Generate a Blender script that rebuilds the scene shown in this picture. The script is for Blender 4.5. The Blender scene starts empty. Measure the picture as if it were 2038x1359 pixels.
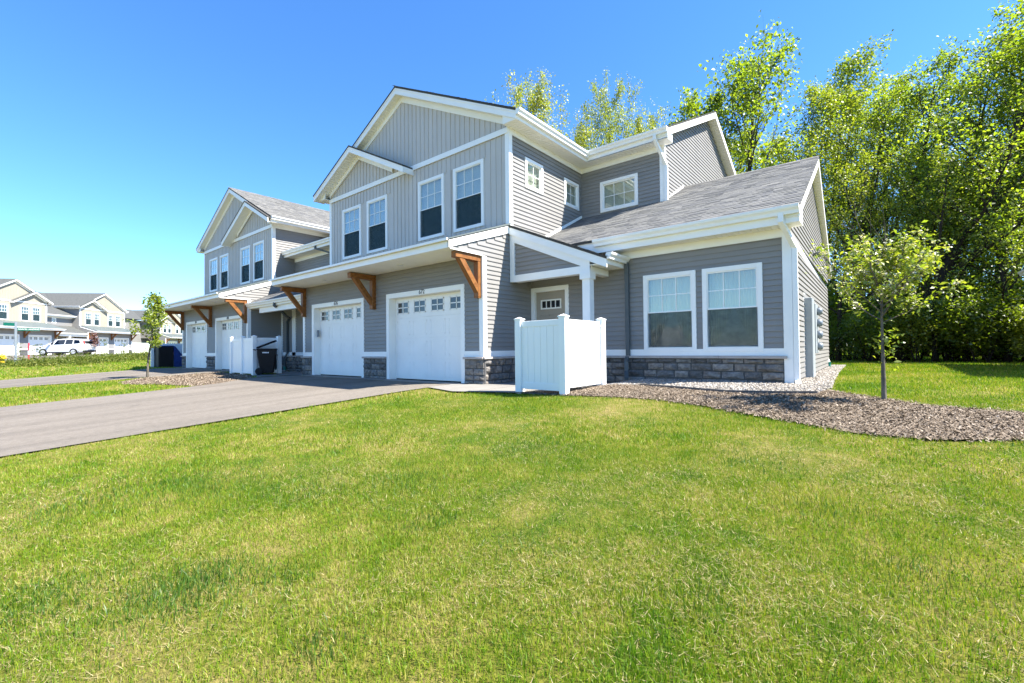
import bpy, bmesh, math, random
import numpy as np
from mathutils import Vector, Matrix

# ------------------------------------------------------------------ camera, sky, sun, exposure
SC = bpy.context.scene
COL = SC.collection
CAM_Z = 0.79
YAW, PITCH, ROLL = (math.radians(a) for a in (-39.186, 0.945, -0.606))
def camera_axes():
    fw = Vector((math.sin(YAW)*math.cos(PITCH), math.cos(YAW)*math.cos(PITCH), math.sin(PITCH)))
    rt = Vector((math.cos(YAW), -math.sin(YAW), 0)); up = rt.cross(fw)
    return (math.cos(ROLL)*rt + math.sin(ROLL)*up, -math.sin(ROLL)*rt + math.cos(ROLL)*up, fw)
cam = bpy.data.objects.new('camera', bpy.data.cameras.new('camera'))
COL.objects.link(cam)
cam.data.sensor_width = 36.0
cam.data.lens = 904.8/2038*36
cam.data.clip_start = 0.05; cam.data.clip_end = 3000
_r, _u, _f = camera_axes()
cam.matrix_world = Matrix(((_r.x, _u.x, -_f.x, 0), (_r.y, _u.y, -_f.y, 0), (_r.z, _u.z, -_f.z, CAM_Z), (0, 0, 0, 1)))
SC.camera = cam

SUN = Vector((1.0, 0.41, 1.45)).normalized()
world = bpy.data.worlds.new('World'); SC.world = world; world.use_nodes = True
_n = world.node_tree.nodes; _l = world.node_tree.links
_bg = _n.get('Background') or _n.new('ShaderNodeBackground')
_out = _n.get('World Output') or _n.new('ShaderNodeOutputWorld')
_sky = _n.new('ShaderNodeTexSky'); _sky.sky_type = 'NISHITA'; _sky.sun_disc = False
_sky.sun_elevation = math.asin(SUN.z); _sky.sun_rotation = math.atan2(SUN.x, SUN.y)
_sky.air_density = 1.0; _sky.dust_density = 0.0; _sky.ozone_density = 10.0; _sky.altitude = 0
_hs = _n.new('ShaderNodeHueSaturation'); _hs.inputs['Saturation'].default_value = 1.10; _hs.inputs['Hue'].default_value = 0.501
_l.new(_sky.outputs[0], _hs.inputs['Color']); _l.new(_hs.outputs[0], _bg.inputs[0]); _l.new(_bg.outputs[0], _out.inputs[0])
_bg.inputs[1].default_value = 0.084
sun = bpy.data.objects.new('sun', bpy.data.lights.new('sun', 'SUN')); COL.objects.link(sun)
sun.data.energy = 4.0; sun.data.angle = math.radians(0.5); sun.data.color = (1.0, 0.95, 0.87)
sun.rotation_euler = SUN.to_track_quat('Z', 'Y').to_euler(); sun.location = (20, 10, 40)
SC.view_settings.view_transform = 'Standard'; SC.view_settings.look = 'None'
SC.view_settings.gamma = 1.0; SC.view_settings.exposure = 2.05; SC.view_settings.use_curve_mapping = False
SC.cycles.max_bounces = 8; SC.cycles.diffuse_bounces = 5; SC.cycles.glossy_bounces = 3
SC.cycles.transparent_max_bounces = 12; SC.cycles.transmission_bounces = 4
SC.cycles.use_denoising = True; SC.cycles.caustics_reflective = False; SC.cycles.caustics_refractive = False

# ------------------------------------------------------------------ materials
MATS = {}
def new_mat(name):
    m = bpy.data.materials.new(name); m.use_nodes = True; MATS[name] = m
    nt = m.node_tree; nt.nodes.clear()
    o = nt.nodes.new('ShaderNodeOutputMaterial')
    return m, nt, o
def ramp(nt, fac, stops):
    r = nt.nodes.new('ShaderNodeValToRGB'); e = r.color_ramp.elements
    while len(e) > 1: e.remove(e[-1])
    e[0].position = stops[0][0]; e[0].color = (*stops[0][1], 1)
    for p, c in stops[1:]:
        x = e.new(p); x.color = (*c, 1)
    nt.links.new(fac, r.inputs[0]); return r.outputs[0]
def noise(nt, scale, detail=4, vec=None, dist=0.0, rough=0.55):
    t = nt.nodes.new('ShaderNodeTexNoise'); t.inputs['Scale'].default_value = scale
    t.inputs['Detail'].default_value = detail; t.inputs['Distortion'].default_value = dist
    t.inputs['Roughness'].default_value = rough
    if vec is not None: nt.links.new(vec, t.inputs['Vector'])
    return t.outputs['Fac']
def position(nt):
    return nt.nodes.new('ShaderNodeNewGeometry').outputs['Position']
def mapped(nt, vec, scale):
    m = nt.nodes.new('ShaderNodeMapping'); m.inputs['Scale'].default_value = scale
    nt.links.new(vec, m.inputs['Vector']); return m.outputs[0]
def mixc(nt, fac, a, b, mode='MIX'):
    m = nt.nodes.new('ShaderNodeMix'); m.data_type = 'RGBA'; m.blend_type = mode
    for sock, v in ((m.inputs[0], fac), (m.inputs[6], a), (m.inputs[7], b)):
        if isinstance(v, (int, float)): sock.default_value = v
        elif isinstance(v, tuple): sock.default_value = (*v, 1)
        else: nt.links.new(v, sock)
    return m.outputs[2]
def math_n(nt, op, a, b=None):
    m = nt.nodes.new('ShaderNodeMath'); m.operation = op
    for i, v in enumerate((a, b)):
        if v is None: continue
        if isinstance(v, (int, float)): m.inputs[i].default_value = v
        else: nt.links.new(v, m.inputs[i])
    return m.outputs[0]
def bump(nt, height, strength=0.3, dist=0.01):
    b = nt.nodes.new('ShaderNodeBump'); b.inputs['Strength'].default_value = strength; b.inputs['Distance'].default_value = dist
    nt.links.new(height, b.inputs['Height']); return b.outputs[0]
def principled(nt, o, color, rough=0.5, spec=0.4, metallic=0.0, normal=None):
    p = nt.nodes.new('ShaderNodeBsdfPrincipled')
    if isinstance(color, tuple): p.inputs['Base Color'].default_value = (*color, 1)
    else: nt.links.new(color, p.inputs['Base Color'])
    p.inputs['Roughness'].default_value = rough; p.inputs['Specular IOR Level'].default_value = spec
    p.inputs['Metallic'].default_value = metallic
    if normal is not None: nt.links.new(normal, p.inputs['Normal'])
    nt.links.new(p.outputs[0], o.inputs[0]); return p
def scale_c(c, k): return tuple(min(1, x*k) for x in c)
def plain(name, c, rough=0.5, spec=0.4, var=0.08, nscale=3.0, bumpy=0.0, bscale=60, metallic=0.0, per_object=0.0):
    m, nt, o = new_mat(name)
    pos = position(nt)
    f = noise(nt, nscale, 5, pos)
    col = ramp(nt, f, [(0.3, scale_c(c, 1-var)), (0.7, scale_c(c, 1+var))])
    if per_object:
        oi = nt.nodes.new('ShaderNodeObjectInfo')
        col = mixc(nt, 1.0, col, ramp(nt, oi.outputs['Random'], [(0, (1-per_object,)*3), (1, (1.0,)*3)]), 'MULTIPLY')
    nrm = bump(nt, noise(nt, bscale, 4, pos), bumpy, 0.01) if bumpy else None
    principled(nt, o, col, rough, spec, metallic, nrm); return m

plain('siding', (0.245, 0.236, 0.222), 0.5, 0.35, 0.05, 1.5, 0.12, 25, per_object=0.06)
plain('batten', (0.53, 0.495, 0.45), 0.5, 0.35, 0.04, 1.2, 0.1, 25, per_object=0.05)
plain('white', (0.87, 0.86, 0.82), 0.42, 0.45, 0.03, 2.0)
plain('vinyl', (0.86, 0.86, 0.83), 0.35, 0.45, 0.02, 1.5, per_object=0.03)
plain('soffit', (0.86, 0.84, 0.77), 0.5, 0.3, 0.03, 2.0)
plain('cream', (0.335, 0.305, 0.24), 0.6, 0.3, 0.05, 1.0, 0.1, 25)
plain('metal_roof', (0.13, 0.15, 0.145), 0.5, 0.3, 0.05, 2.0)
plain('dark_grey', (0.085, 0.10, 0.105), 0.45, 0.4, 0.06, 6)
plain('mortar', (0.10, 0.10, 0.10), 0.9, 0.1, 0.2, 20)
plain('cap_stone', (0.40, 0.36, 0.33), 0.85, 0.2, 0.12, 9, 0.3, 40)
plain('taupe', (0.36, 0.315, 0.25), 0.5, 0.4, 0.04, 4)
plain('interior', (0.05, 0.055, 0.05), 0.9, 0.1, 0.2, 2)
plain('blind', (0.80, 0.80, 0.78), 0.6, 0.3, 0.05, 2)
plain('curtain', (0.80, 0.76, 0.60), 0.8, 0.2, 0.06, 3)
plain('black_plastic', (0.010, 0.009, 0.010), 0.55, 0.2, 0.2, 5)
plain('number_metal', (0.10, 0.095, 0.09), 0.45, 0.5, 0.1, 5)
plain('meter_grey', (0.33, 0.36, 0.37), 0.45, 0.4, 0.06, 3)
plain('boot_green', (0.02, 0.22, 0.17), 0.5, 0.4, 0.1, 8)
plain('edging', (0.10, 0.095, 0.09), 0.7, 0.2, 0.2, 8)
plain('blue_tarp', (0.008, 0.03, 0.16), 0.4, 0.4, 0.35, 7, 0.5, 9)
plain('yellow_paint', (0.75, 0.50, 0.02), 0.5, 0.4, 0.1, 8)
plain('red_paint', (0.45, 0.03, 0.05), 0.5, 0.4, 0.1, 8)
plain('sign_green', (0.0, 0.09, 0.06), 0.4, 0.4, 0.05, 8)
plain('sign_white', (0.8, 0.8, 0.8), 0.5, 0.3, 0.02, 8)
plain('galvanised', (0.18, 0.21, 0.24), 0.45, 0.5, 0.1, 10)
plain('car_paint', (0.72, 0.73, 0.74), 0.25, 0.6, 0.01, 1)
plain('rubber', (0.015, 0.015, 0.016), 0.8, 0.2, 0.1, 20)
plain('rim_metal', (0.50, 0.50, 0.52), 0.3, 0.6, 0.05, 10)
plain('tail_red', (0.45, 0.01, 0.01), 0.2, 0.6, 0.1, 10)
plain('lamp_white', (0.75, 0.75, 0.72), 0.3, 0.5, 0.02, 10)
plain('river_rock', (0.30, 0.29, 0.27), 0.8, 0.2, 0.3, 9, per_object=0.3)

def wood_mat():
    m, nt, o = new_mat('stained_wood')
    tc = nt.nodes.new('ShaderNodeTexCoord').outputs['Object']
    f = noise(nt, 5, 6, mapped(nt, tc, (14, 2.2, 2.2)), 0.6)
    col = ramp(nt, f, [(0.25, (0.13, 0.046, 0.012)), (0.5, (0.225, 0.088, 0.022)), (0.75, (0.29, 0.125, 0.035))])
    principled(nt, o, col, 0.5, 0.35, 0, bump(nt, f, 0.25, 0.004))
wood_mat()
def shingle_mat(name, lo, hi):
    m, nt, o = new_mat(name)
    g = nt.nodes.new('ShaderNodeNewGeometry')
    f = noise(nt, 130, 3, g.outputs['Position'], rough=0.8)
    c1 = ramp(nt, g.outputs['Random Per Island'], [(0.0, (lo,)*3), (0.55, ((lo+hi)/2*1.02, (lo+hi)/2, (lo+hi)/2*0.93)), (1.0, (hi*1.03, hi, hi*0.92))])
    c2 = ramp(nt, f, [(0.3, (0.65,)*3), (0.7, (1.3,)*3)])
    big = ramp(nt, noise(nt, 0.8, 3, g.outputs['Position']), [(0.3, (0.95,)*3), (0.7, (1.04,)*3)])
    principled(nt, o, mixc(nt, 1.0, mixc(nt, 1.0, c1, c2, 'MULTIPLY'), big, 'MULTIPLY'), 0.9, 0.15, 0, bump(nt, f, 0.4, 0.004))
shingle_mat('shingle', 0.125, 0.195)
shingle_mat('shingle_base', 0.06, 0.07)
def far_shingle():
    m, nt, o = new_mat('shingle_far')
    pos = position(nt)
    f = noise(nt, 6, 4, mapped(nt, pos, (1, 1, 3)), rough=0.8)
    principled(nt, o, ramp(nt, f, [(0.3, (0.062, 0.064, 0.060)), (0.7, (0.115, 0.117, 0.11))]), 0.9, 0.15)
far_shingle()
def stone_mat():
    m, nt, o = new_mat('stone')
    oi = nt.nodes.new('ShaderNodeObjectInfo').outputs['Random']
    pos = position(nt)
    base = ramp(nt, oi, [(0.0, (0.11, 0.105, 0.10)), (0.3, (0.19, 0.175, 0.16)), (0.55, (0.27, 0.235, 0.20)), (0.8, (0.15, 0.15, 0.15)), (1.0, (0.28, 0.255, 0.225))])
    f = noise(nt, 14, 6, pos, 0.4)
    col = mixc(nt, 1.0, base, ramp(nt, f, [(0.25, (0.5,)*3), (0.55, (1.0,)*3), (0.78, (1.6, 1.55, 1.45))]), 'MULTIPLY')
    principled(nt, o, col, 0.9, 0.2, 0, bump(nt, noise(nt, 22, 6, pos), 0.7, 0.02))
stone_mat()
def glass_mat(name, tint, boost, base):
    m, nt, o = new_mat(name)
    lw = nt.nodes.new('ShaderNodeLayerWeight'); lw.inputs[0].default_value = 0.5
    fac = math_n(nt, 'MINIMUM', math_n(nt, 'ADD', math_n(nt, 'MULTIPLY', math_n(nt, 'POWER', lw.outputs['Facing'], 3.5), boost), base), 1.0)
    t = nt.nodes.new('ShaderNodeBsdfTransparent'); t.inputs[0].default_value = (*tint, 1)
    g = nt.nodes.new('ShaderNodeBsdfGlossy'); g.inputs['Roughness'].default_value = 0.01
    pos = position(nt)
    nt.links.new(bump(nt, noise(nt, 1.6, 2, pos), 0.04, 0.02), g.inputs['Normal'])
    mx = nt.nodes.new('ShaderNodeMixShader')
    nt.links.new(fac, mx.inputs[0]); nt.links.new(t.outputs[0], mx.inputs[1]); nt.links.new(g.outputs[0], mx.inputs[2])
    nt.links.new(mx.outputs[0], o.inputs[0])
glass_mat('glass', (0.92, 0.95, 0.90), 0.80, 0.16)
glass_mat('dark_glass', (0.22, 0.23, 0.24), 0.8, 0.07)
def screen_mat(name, lo, hi):
    m, nt, o = new_mat(name)
    d = nt.nodes.new('ShaderNodeBsdfDiffuse'); d.inputs[0].default_value = (0.035, 0.062, 0.072, 1)
    t = nt.nodes.new('ShaderNodeBsdfTransparent')
    mx = nt.nodes.new('ShaderNodeMixShader')
    f = noise(nt, 9, 3, position(nt))
    nt.links.new(ramp(nt, f, [(0.3, (lo,)*3), (0.7, (hi,)*3)]), mx.inputs[0])
    nt.links.new(d.outputs[0], mx.inputs[1]); nt.links.new(t.outputs[0], mx.inputs[2]); nt.links.new(mx.outputs[0], o.inputs[0])
screen_mat('insect_screen', 0.40, 0.50)
screen_mat('light_screen', 0.56, 0.66)
def asphalt_mat():
    m, nt, o = new_mat('asphalt')
    pos = position(nt)
    big = noise(nt, 0.45, 5, mapped(nt, pos, (1.0, 0.35, 1)), 0.5)
    fine = noise(nt, 160, 3, pos, rough=0.8)
    mid = noise(nt, 14, 4, pos)
    worn = noise(nt, 1.0, 4, mapped(nt, pos, (1.9, 0.10, 1)), 0.6)
    spots = noise(nt, 2.2, 5, pos, 0.8)
    col = ramp(nt, big, [(0.3, (0.135, 0.117, 0.095)), (0.7, (0.176, 0.153, 0.126))])
    col = mixc(nt, 1.0, col, ramp(nt, fine, [(0.25, (0.55,)*3), (0.5, (1.0,)*3), (0.75, (1.7,)*3)]), 'MULTIPLY')
    col = mixc(nt, 1.0, col, ramp(nt, mid, [(0.3, (0.88,)*3), (0.7, (1.1,)*3)]), 'MULTIPLY')
    col = mixc(nt, 1.0, col, ramp(nt, worn, [(0.32, (0.80,)*3), (0.5, (1.0,)*3), (0.68, (1.12,)*3)]), 'MULTIPLY')
    col = mixc(nt, 1.0, col, ramp(nt, spots, [(0.26, (0.70,)*3), (0.36, (1.0,)*3)]), 'MULTIPLY')
    principled(nt, o, col, 0.9, 0.2, 0, bump(nt, fine, 0.5, 0.006))
asphalt_mat()
def concrete_mat():
    m, nt, o = new_mat('concrete')
    pos = position(nt)
    col = ramp(nt, noise(nt, 1.7, 6, pos), [(0.3, (0.20, 0.188, 0.168)), (0.7, (0.25, 0.235, 0.21))])
    col = mixc(nt, 1.0, col, ramp(nt, noise(nt, 90, 3, pos), [(0.3, (0.9,)*3), (0.7, (1.08,)*3)]), 'MULTIPLY')
    principled(nt, o, col, 0.85, 0.2, 0, bump(nt, noise(nt, 90, 3, pos), 0.2, 0.004))
concrete_mat()
GREEN_STOPS = [(0.18, (0.065, 0.155, 0.010)), (0.40, (0.125, 0.225, 0.008)), (0.55, (0.188, 0.265, 0.010)), (0.68, (0.26, 0.285, 0.03)), (0.84, (0.40, 0.34, 0.12))]
def lawn_patch(nt, pos):
    a = noise(nt, 0.6, 4, pos, 0.4)
    b = noise(nt, 3.6, 5, pos, 0.5, 0.65)
    f = math_n(nt, 'ADD', math_n(nt, 'ADD', math_n(nt, 'MULTIPLY', a, 0.85), math_n(nt, 'MULTIPLY', b, 0.9)), -0.375)
    return f
def soil_mat():
    m, nt, o = new_mat('lawn_soil')
    pos = position(nt)
    f = lawn_patch(nt, pos)
    col = ramp(nt, f, [(0.3, (0.085, 0.125, 0.014)), (0.5, (0.165, 0.165, 0.03)), (0.7, (0.245, 0.20, 0.07))])
    fine = noise(nt, 45, 5, pos, rough=0.8)
    col = mixc(nt, 1.0, col, ramp(nt, fine, [(0.25, (0.35, 0.4, 0.3)), (0.5, (0.9,)*3), (0.75, (1.7, 1.6, 1.5))]), 'MULTIPLY')
    principled(nt, o, col, 0.95, 0.1, 0, bump(nt, fine, 0.8, 0.03))
soil_mat()
def leafy(name, stops, trans=0.45, use_patch=False, spread=0.35, gloss=0.06, rough=0.45):
    m, nt, o = new_mat(name)
    g = nt.nodes.new('ShaderNodeNewGeometry')
    if use_patch:
        f = math_n(nt, 'ADD', math_n(nt, 'MULTIPLY', lawn_patch(nt, g.outputs['Position']), 1.0),
                   math_n(nt, 'MULTIPLY', math_n(nt, 'SUBTRACT', g.outputs['Random Per Island'], 0.5), spread))
    else:
        oi = nt.nodes.new('ShaderNodeObjectInfo').outputs['Random']
        f = math_n(nt, 'ADD', math_n(nt, 'MULTIPLY', g.outputs['Random Per Island'], 0.8), math_n(nt, 'MULTIPLY', oi, 0.2))
    col = ramp(nt, f, stops)
    d = nt.nodes.new('ShaderNodeBsdfDiffuse'); nt.links.new(col, d.inputs[0])
    t = nt.nodes.new('ShaderNodeBsdfTranslucent')
    nt.links.new(mixc(nt, 1.0, col, (1.45, 1.5, 0.55), 'MULTIPLY'), t.inputs[0])
    gl = nt.nodes.new('ShaderNodeBsdfGlossy'); gl.inputs['Roughness'].default_value = rough
    a = nt.nodes.new('ShaderNodeMixShader'); a.inputs[0].default_value = trans
    nt.links.new(d.outputs[0], a.inputs[1]); nt.links.new(t.outputs[0], a.inputs[2])
    b = nt.nodes.new('ShaderNodeMixShader'); b.inputs[0].default_value = gloss
    nt.links.new(a.outputs[0], b.inputs[1]); nt.links.new(gl.outputs[0], b.inputs[2])
    nt.links.new(b.outputs[0], o.inputs[0])
leafy('grass', GREEN_STOPS, 0.35, True, 0.5, 0.02)
leafy('leaf_green', [(0.0, (0.10, 0.16, 0.018)), (0.5, (0.18, 0.245, 0.022)), (1.0, (0.28, 0.32, 0.036))], 0.66)
leafy('leaf_deep', [(0.0, (0.07, 0.13, 0.016)), (0.5, (0.13, 0.205, 0.02)), (1.0, (0.21, 0.27, 0.03))], 0.66)
leafy('leaf_yellow', [(0.0, (0.18, 0.23, 0.03)), (0.65, (0.31, 0.34, 0.045)), (0.92, (0.38, 0.34, 0.06)), (1.0, (0.36, 0.22, 0.06))], 0.5)
leafy('leaf_young', [(0.0, (0.11, 0.17, 0.02)), (0.5, (0.21, 0.27, 0.028)), (1.0, (0.34, 0.35, 0.05))], 0.5)
leafy('leaf_red', [(0.0, (0.12, 0.05, 0.05)), (1.0, (0.25, 0.13, 0.11))], 0.4)
leafy('blossom', [(0.0, (0.45, 0.42, 0.33)), (1.0, (0.7, 0.66, 0.55))], 0.3)
leafy('weed_leaf', [(0.0, (0.05, 0.09, 0.016)), (0.6, (0.12, 0.145, 0.03)), (1.0, (0.20, 0.19, 0.05))], 0.3, gloss=0.01)
def bark(name, lo, hi):
    m, nt, o = new_mat(name)
    pos = position(nt)
    f = noise(nt, 5, 6, mapped(nt, pos, (4, 4, 0.9)), 0.5)
    principled(nt, o, ramp(nt, f, [(0.3, lo), (0.7, hi)]), 0.95, 0.1, 0, bump(nt, f, 0.8, 0.03))
bark('bark', (0.022, 0.018, 0.014), (0.065, 0.052, 0.04))
bark('bark_pale', (0.085, 0.075, 0.06), (0.17, 0.15, 0.12))
def chip_mat(name, stops, rough=0.9):
    m, nt, o = new_mat(name)
    g = nt.nodes.new('ShaderNodeNewGeometry')
    col = ramp(nt, g.outputs['Random Per Island'], stops)
    f = noise(nt, 60, 3, g.outputs['Position'])
    principled(nt, o, mixc(nt, 1.0, col, ramp(nt, f, [(0.3, (0.75,)*3), (0.7, (1.2,)*3)]), 'MULTIPLY'), rough, 0.15)
chip_mat('mulch_chip', [(0.0, (0.12, 0.09, 0.06)), (0.35, (0.20, 0.155, 0.11)), (0.8, (0.28, 0.222, 0.163)), (1.0, (0.40, 0.33, 0.255))])
chip_mat('gravel_stone', [(0.0, (0.14, 0.12, 0.10)), (0.4, (0.25, 0.225, 0.19)), (0.8, (0.34, 0.31, 0.27)), (1.0, (0.45, 0.43, 0.40))])
plain('mulch_soil', (0.19, 0.148, 0.108), 0.95, 0.1, 0.4, 6, 0.9, 40)
plain('gravel_soil', (0.15, 0.135, 0.115), 0.95, 0.1, 0.3, 20, 0.9, 60)
plain('dirt', (0.19, 0.13, 0.085), 0.95, 0.1, 0.25, 2, 0.6, 20)

# ------------------------------------------------------------------ mesh helpers
def link(o, parent=None):
    COL.objects.link(o)
    if parent is not None: o.parent = parent
    return o
def tag(o, label=None, cat=None, group=None, kind=None):
    if label: o['label'] = label
    if cat: o['category'] = cat
    if group: o['group'] = group
    if kind: o['kind'] = kind
    return o
def empty(name, loc=(0, 0, 0), rz=0.0):
    o = bpy.data.objects.new(name, None); o.empty_display_size = 0.2
    COL.objects.link(o); o.location = loc; o.rotation_euler = (0, 0, rz); return o
def mesh_np(name, verts, faces_flat, sizes, mat, parent=None, smooth=False):
    me = bpy.data.meshes.new(name)
    verts = np.asarray(verts, np.float32); faces_flat = np.asarray(faces_flat, np.int32)
    me.vertices.add(len(verts)); me.vertices.foreach_set('co', verts.ravel())
    me.loops.add(len(faces_flat)); me.loops.foreach_set('vertex_index', faces_flat)
    if isinstance(sizes, int): sizes = np.full(len(faces_flat)//sizes, sizes, np.int32)
    starts = np.concatenate(([0], np.cumsum(sizes)[:-1])).astype(np.int32)
    me.polygons.add(len(sizes)); me.polygons.foreach_set('loop_start', starts)
    if smooth: me.polygons.foreach_set('use_smooth', np.ones(len(sizes), bool))
    me.update(calc_edges=True)
    if mat: me.materials.append(MATS[mat])
    return link(bpy.data.objects.new(name, me), parent)
IDENT = lambda x, y, z: (x, y, z)
class MB:
    def __init__(s): s.v = []; s.f = []
    def hexa(s, P, a0, a1, b0, b1, c0, c1):
        n = len(s.v)
        for c in (c0, c1):
            for a, b in ((a0, b0), (a1, b0), (a1, b1), (a0, b1)): s.v.append(tuple(P(a, b, c)))
        for q in ((0, 3, 2, 1), (4, 5, 6, 7), (0, 1, 5, 4), (1, 2, 6, 5), (2, 3, 7, 6), (3, 0, 4, 7)):
            s.f.append(tuple(n+i for i in q))
        return s
    def box(s, x0, x1, y0, y1, z0, z1): return s.hexa(IDENT, x0, x1, y0, y1, z0, z1)
    def prism(s, pts, vec):
        n = len(s.v); k = len(pts)
        s.v += [tuple(p) for p in pts] + [tuple(p[i]+vec[i] for i in range(3)) for p in pts]
        s.f.append(tuple(n+i for i in range(k))); s.f.append(tuple(n+k+i for i in reversed(range(k))))
        for i in range(k):
            j = (i+1) % k; s.f.append((n+i, n+k+i, n+k+j, n+j))
        return s
    def quad(s, *pts):
        n = len(s.v); s.v += [tuple(p) for p in pts]; s.f.append(tuple(range(n, n+len(pts)))); return s
    def tube(s, path, radii, n=6, cap=True):
        path = [Vector(p) for p in path]; base = len(s.v)
        if not hasattr(radii, '__len__'): radii = [radii]*len(path)
        ref = None
        for i, p in enumerate(path):
            d = (path[min(i+1, len(path)-1)]-path[max(i-1, 0)])
            d = d.normalized() if d.length > 1e-9 else Vector((0, 0, 1))
            if ref is None: ref = d.orthogonal().normalized()
            ref = (ref-d*ref.dot(d)); ref = ref.normalized() if ref.length > 1e-6 else d.orthogonal().normalized()
            w = d.cross(ref)
            for k in range(n):
                a = 2*math.pi*k/n; s.v.append(tuple(p+(ref*math.cos(a)+w*math.sin(a))*radii[i]))
        for i in range(len(path)-1):
            for k in range(n):
                a = base+i*n+k; b = base+i*n+(k+1) % n; s.f.append((a, b, b+n, a+n))
        if cap:
            s.f.append(tuple(base+k for k in reversed(range(n)))); e = base+(len(path)-1)*n
            s.f.append(tuple(e+k for k in range(n)))
        return s
    def rect_tube(s, path, hx, hy):
        """rectangular downspout: path of points, section in world x / y or z as needed"""
        for a, b in zip(path[:-1], path[1:]):
            a = Vector(a); b = Vector(b); d = (b-a).normalized()
            side = d.cross(Vector((0, 0, 1)))
            side = side.normalized() if side.length > 0.05 else Vector((1, 0, 0))
            nn = side.cross(d).normalized()
            a2 = a-d*min(hx, hy)*0.6; b2 = b+d*min(hx, hy)*0.6; n = len(s.v)
            for p in (a2, b2):
                for i, j in ((-1, -1), (1, -1), (1, 1), (-1, 1)): s.v.append(tuple(p+side*hx*i+nn*hy*j))
            for q in ((0, 3, 2, 1), (4, 5, 6, 7), (0, 1, 5, 4), (1, 2, 6, 5), (2, 3, 7, 6), (3, 0, 4, 7)): s.f.append(tuple(n+i for i in q))
        return s
    def lathe(s, prof, n=16, c=(0, 0, 0)):
        base = len(s.v)
        for r, z in prof:
            for k in range(n):
                a = 2*math.pi*k/n; s.v.append((c[0]+r*math.cos(a), c[1]+r*math.sin(a), c[2]+z))
        for i in range(len(prof)-1):
            for k in range(n):
                a = base+i*n+k; b = base+i*n+(k+1) % n; s.f.append((a, b, b+n, a+n))
        s.f.append(tuple(base+k for k in reversed(range(n)))); e = base+(len(prof)-1)*n
        s.f.append(tuple(e+k for k in range(n))); return s
    def build(s, name, mat, parent=None, T=None, smooth=False, bevel=0.0, kind=None, fix=True):
        if not s.v: return None
        me = bpy.data.meshes.new(name)
        me.from_pydata([T(*p) for p in s.v] if T else s.v, [], s.f)
        if fix or bevel:
            b = bmesh.new(); b.from_mesh(me)
            bmesh.ops.recalc_face_normals(b, faces=b.faces)
            if bevel: bmesh.ops.bevel(b, geom=b.edges[:], offset=bevel, segments=1, affect='EDGES', clamp_overlap=True)
            b.to_mesh(me); b.free()
        if smooth:
            for p in me.polygons: p.use_smooth = True
        me.update()
        if mat: me.materials.append(MATS[mat])
        o = link(bpy.data.objects.new(name, me), parent)
        if kind: o['kind'] = kind
        return o
def text_mesh(name, body, size, mat, parent, M, extrude=0.008):
    cu = bpy.data.curves.new(name, 'FONT'); cu.body = body; cu.size = size; cu.extrude = extrude
    cu.align_x = 'CENTER'; cu.align_y = 'CENTER'
    t = bpy.data.objects.new(name, cu); COL.objects.link(t)
    dg = bpy.context.evaluated_depsgraph_get(); dg.update()
    me = bpy.data.meshes.new_from_object(t.evaluated_get(dg))
    bpy.data.objects.remove(t); bpy.data.curves.remove(cu)
    me.materials.clear(); me.materials.append(MATS[mat])
    o = link(bpy.data.objects.new(name, me), parent); o.matrix_local = M; return o

# ------------------------------------------------------------------ terrain
def sst(t):
    t = np.clip(t, 0, 1); return t*t*(3-2*t)
def ground_h(x, y):
    x = np.asarray(x, float); y = np.asarray(y, float)
    z = -0.055*np.clip(6.5-y, 0, 14)
    z = z + 0.13*sst((x+4.8)/1.2)*sst((y-5.2)/3.0)
    t = sst((-x-29)/34.0)
    return z*(1-t)+0.6*t
def gh(x, y): return float(ground_h(x, y))
def in_poly(x, y, poly):
    x = np.asarray(x); y = np.asarray(y); inside = np.zeros(x.shape, bool); n = len(poly)
    for i in range(n):
        x0, y0 = poly[i]; x1, y1 = poly[(i+1) % n]
        c = ((y0 > y) != (y1 > y))
        with np.errstate(divide='ignore', invalid='ignore'):
            inside ^= c & (x < (x1-x0)*(y-y0)/(y1-y0+1e-12)+x0)
    return inside
def sheet(name, poly, off, mat, step=0.5, kind='structure', thick=0.0, label=None):
    """a sheet that follows the ground inside a polygon"""
    b = bmesh.new()
    b.faces.new([b.verts.new((x, y, 0)) for x, y in poly])
    xs = [p[0] for p in poly]; ys = [p[1] for p in poly]
    for ax, lo, hi in ((0, min(xs), max(xs)), (1, min(ys), max(ys))):
        k = math.ceil(lo/step)*step
        while k < hi:
            co = [0, 0, 0]; no = [0, 0, 0]; co[ax] = k; no[ax] = 1
            bmesh.ops.bisect_plane(b, geom=b.verts[:]+b.edges[:]+b.faces[:], plane_co=co, plane_no=no); k += step
    for v in b.verts: v.co.z = gh(v.co.x, v.co.y)+off
    if thick:
        r = bmesh.ops.extrude_face_region(b, geom=b.faces[:])
        for g in r['geom']:
            if isinstance(g, bmesh.types.BMVert): g.co.z -= thick
    bmesh.ops.recalc_face_normals(b, faces=b.faces)
    me = bpy.data.meshes.new(name); b.to_mesh(me); b.free()
    me.materials.append(MATS[mat]); o = link(bpy.data.objects.new(name, me))
    if kind: o['kind'] = kind
    if label: o['label'] = label
    return o
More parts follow.
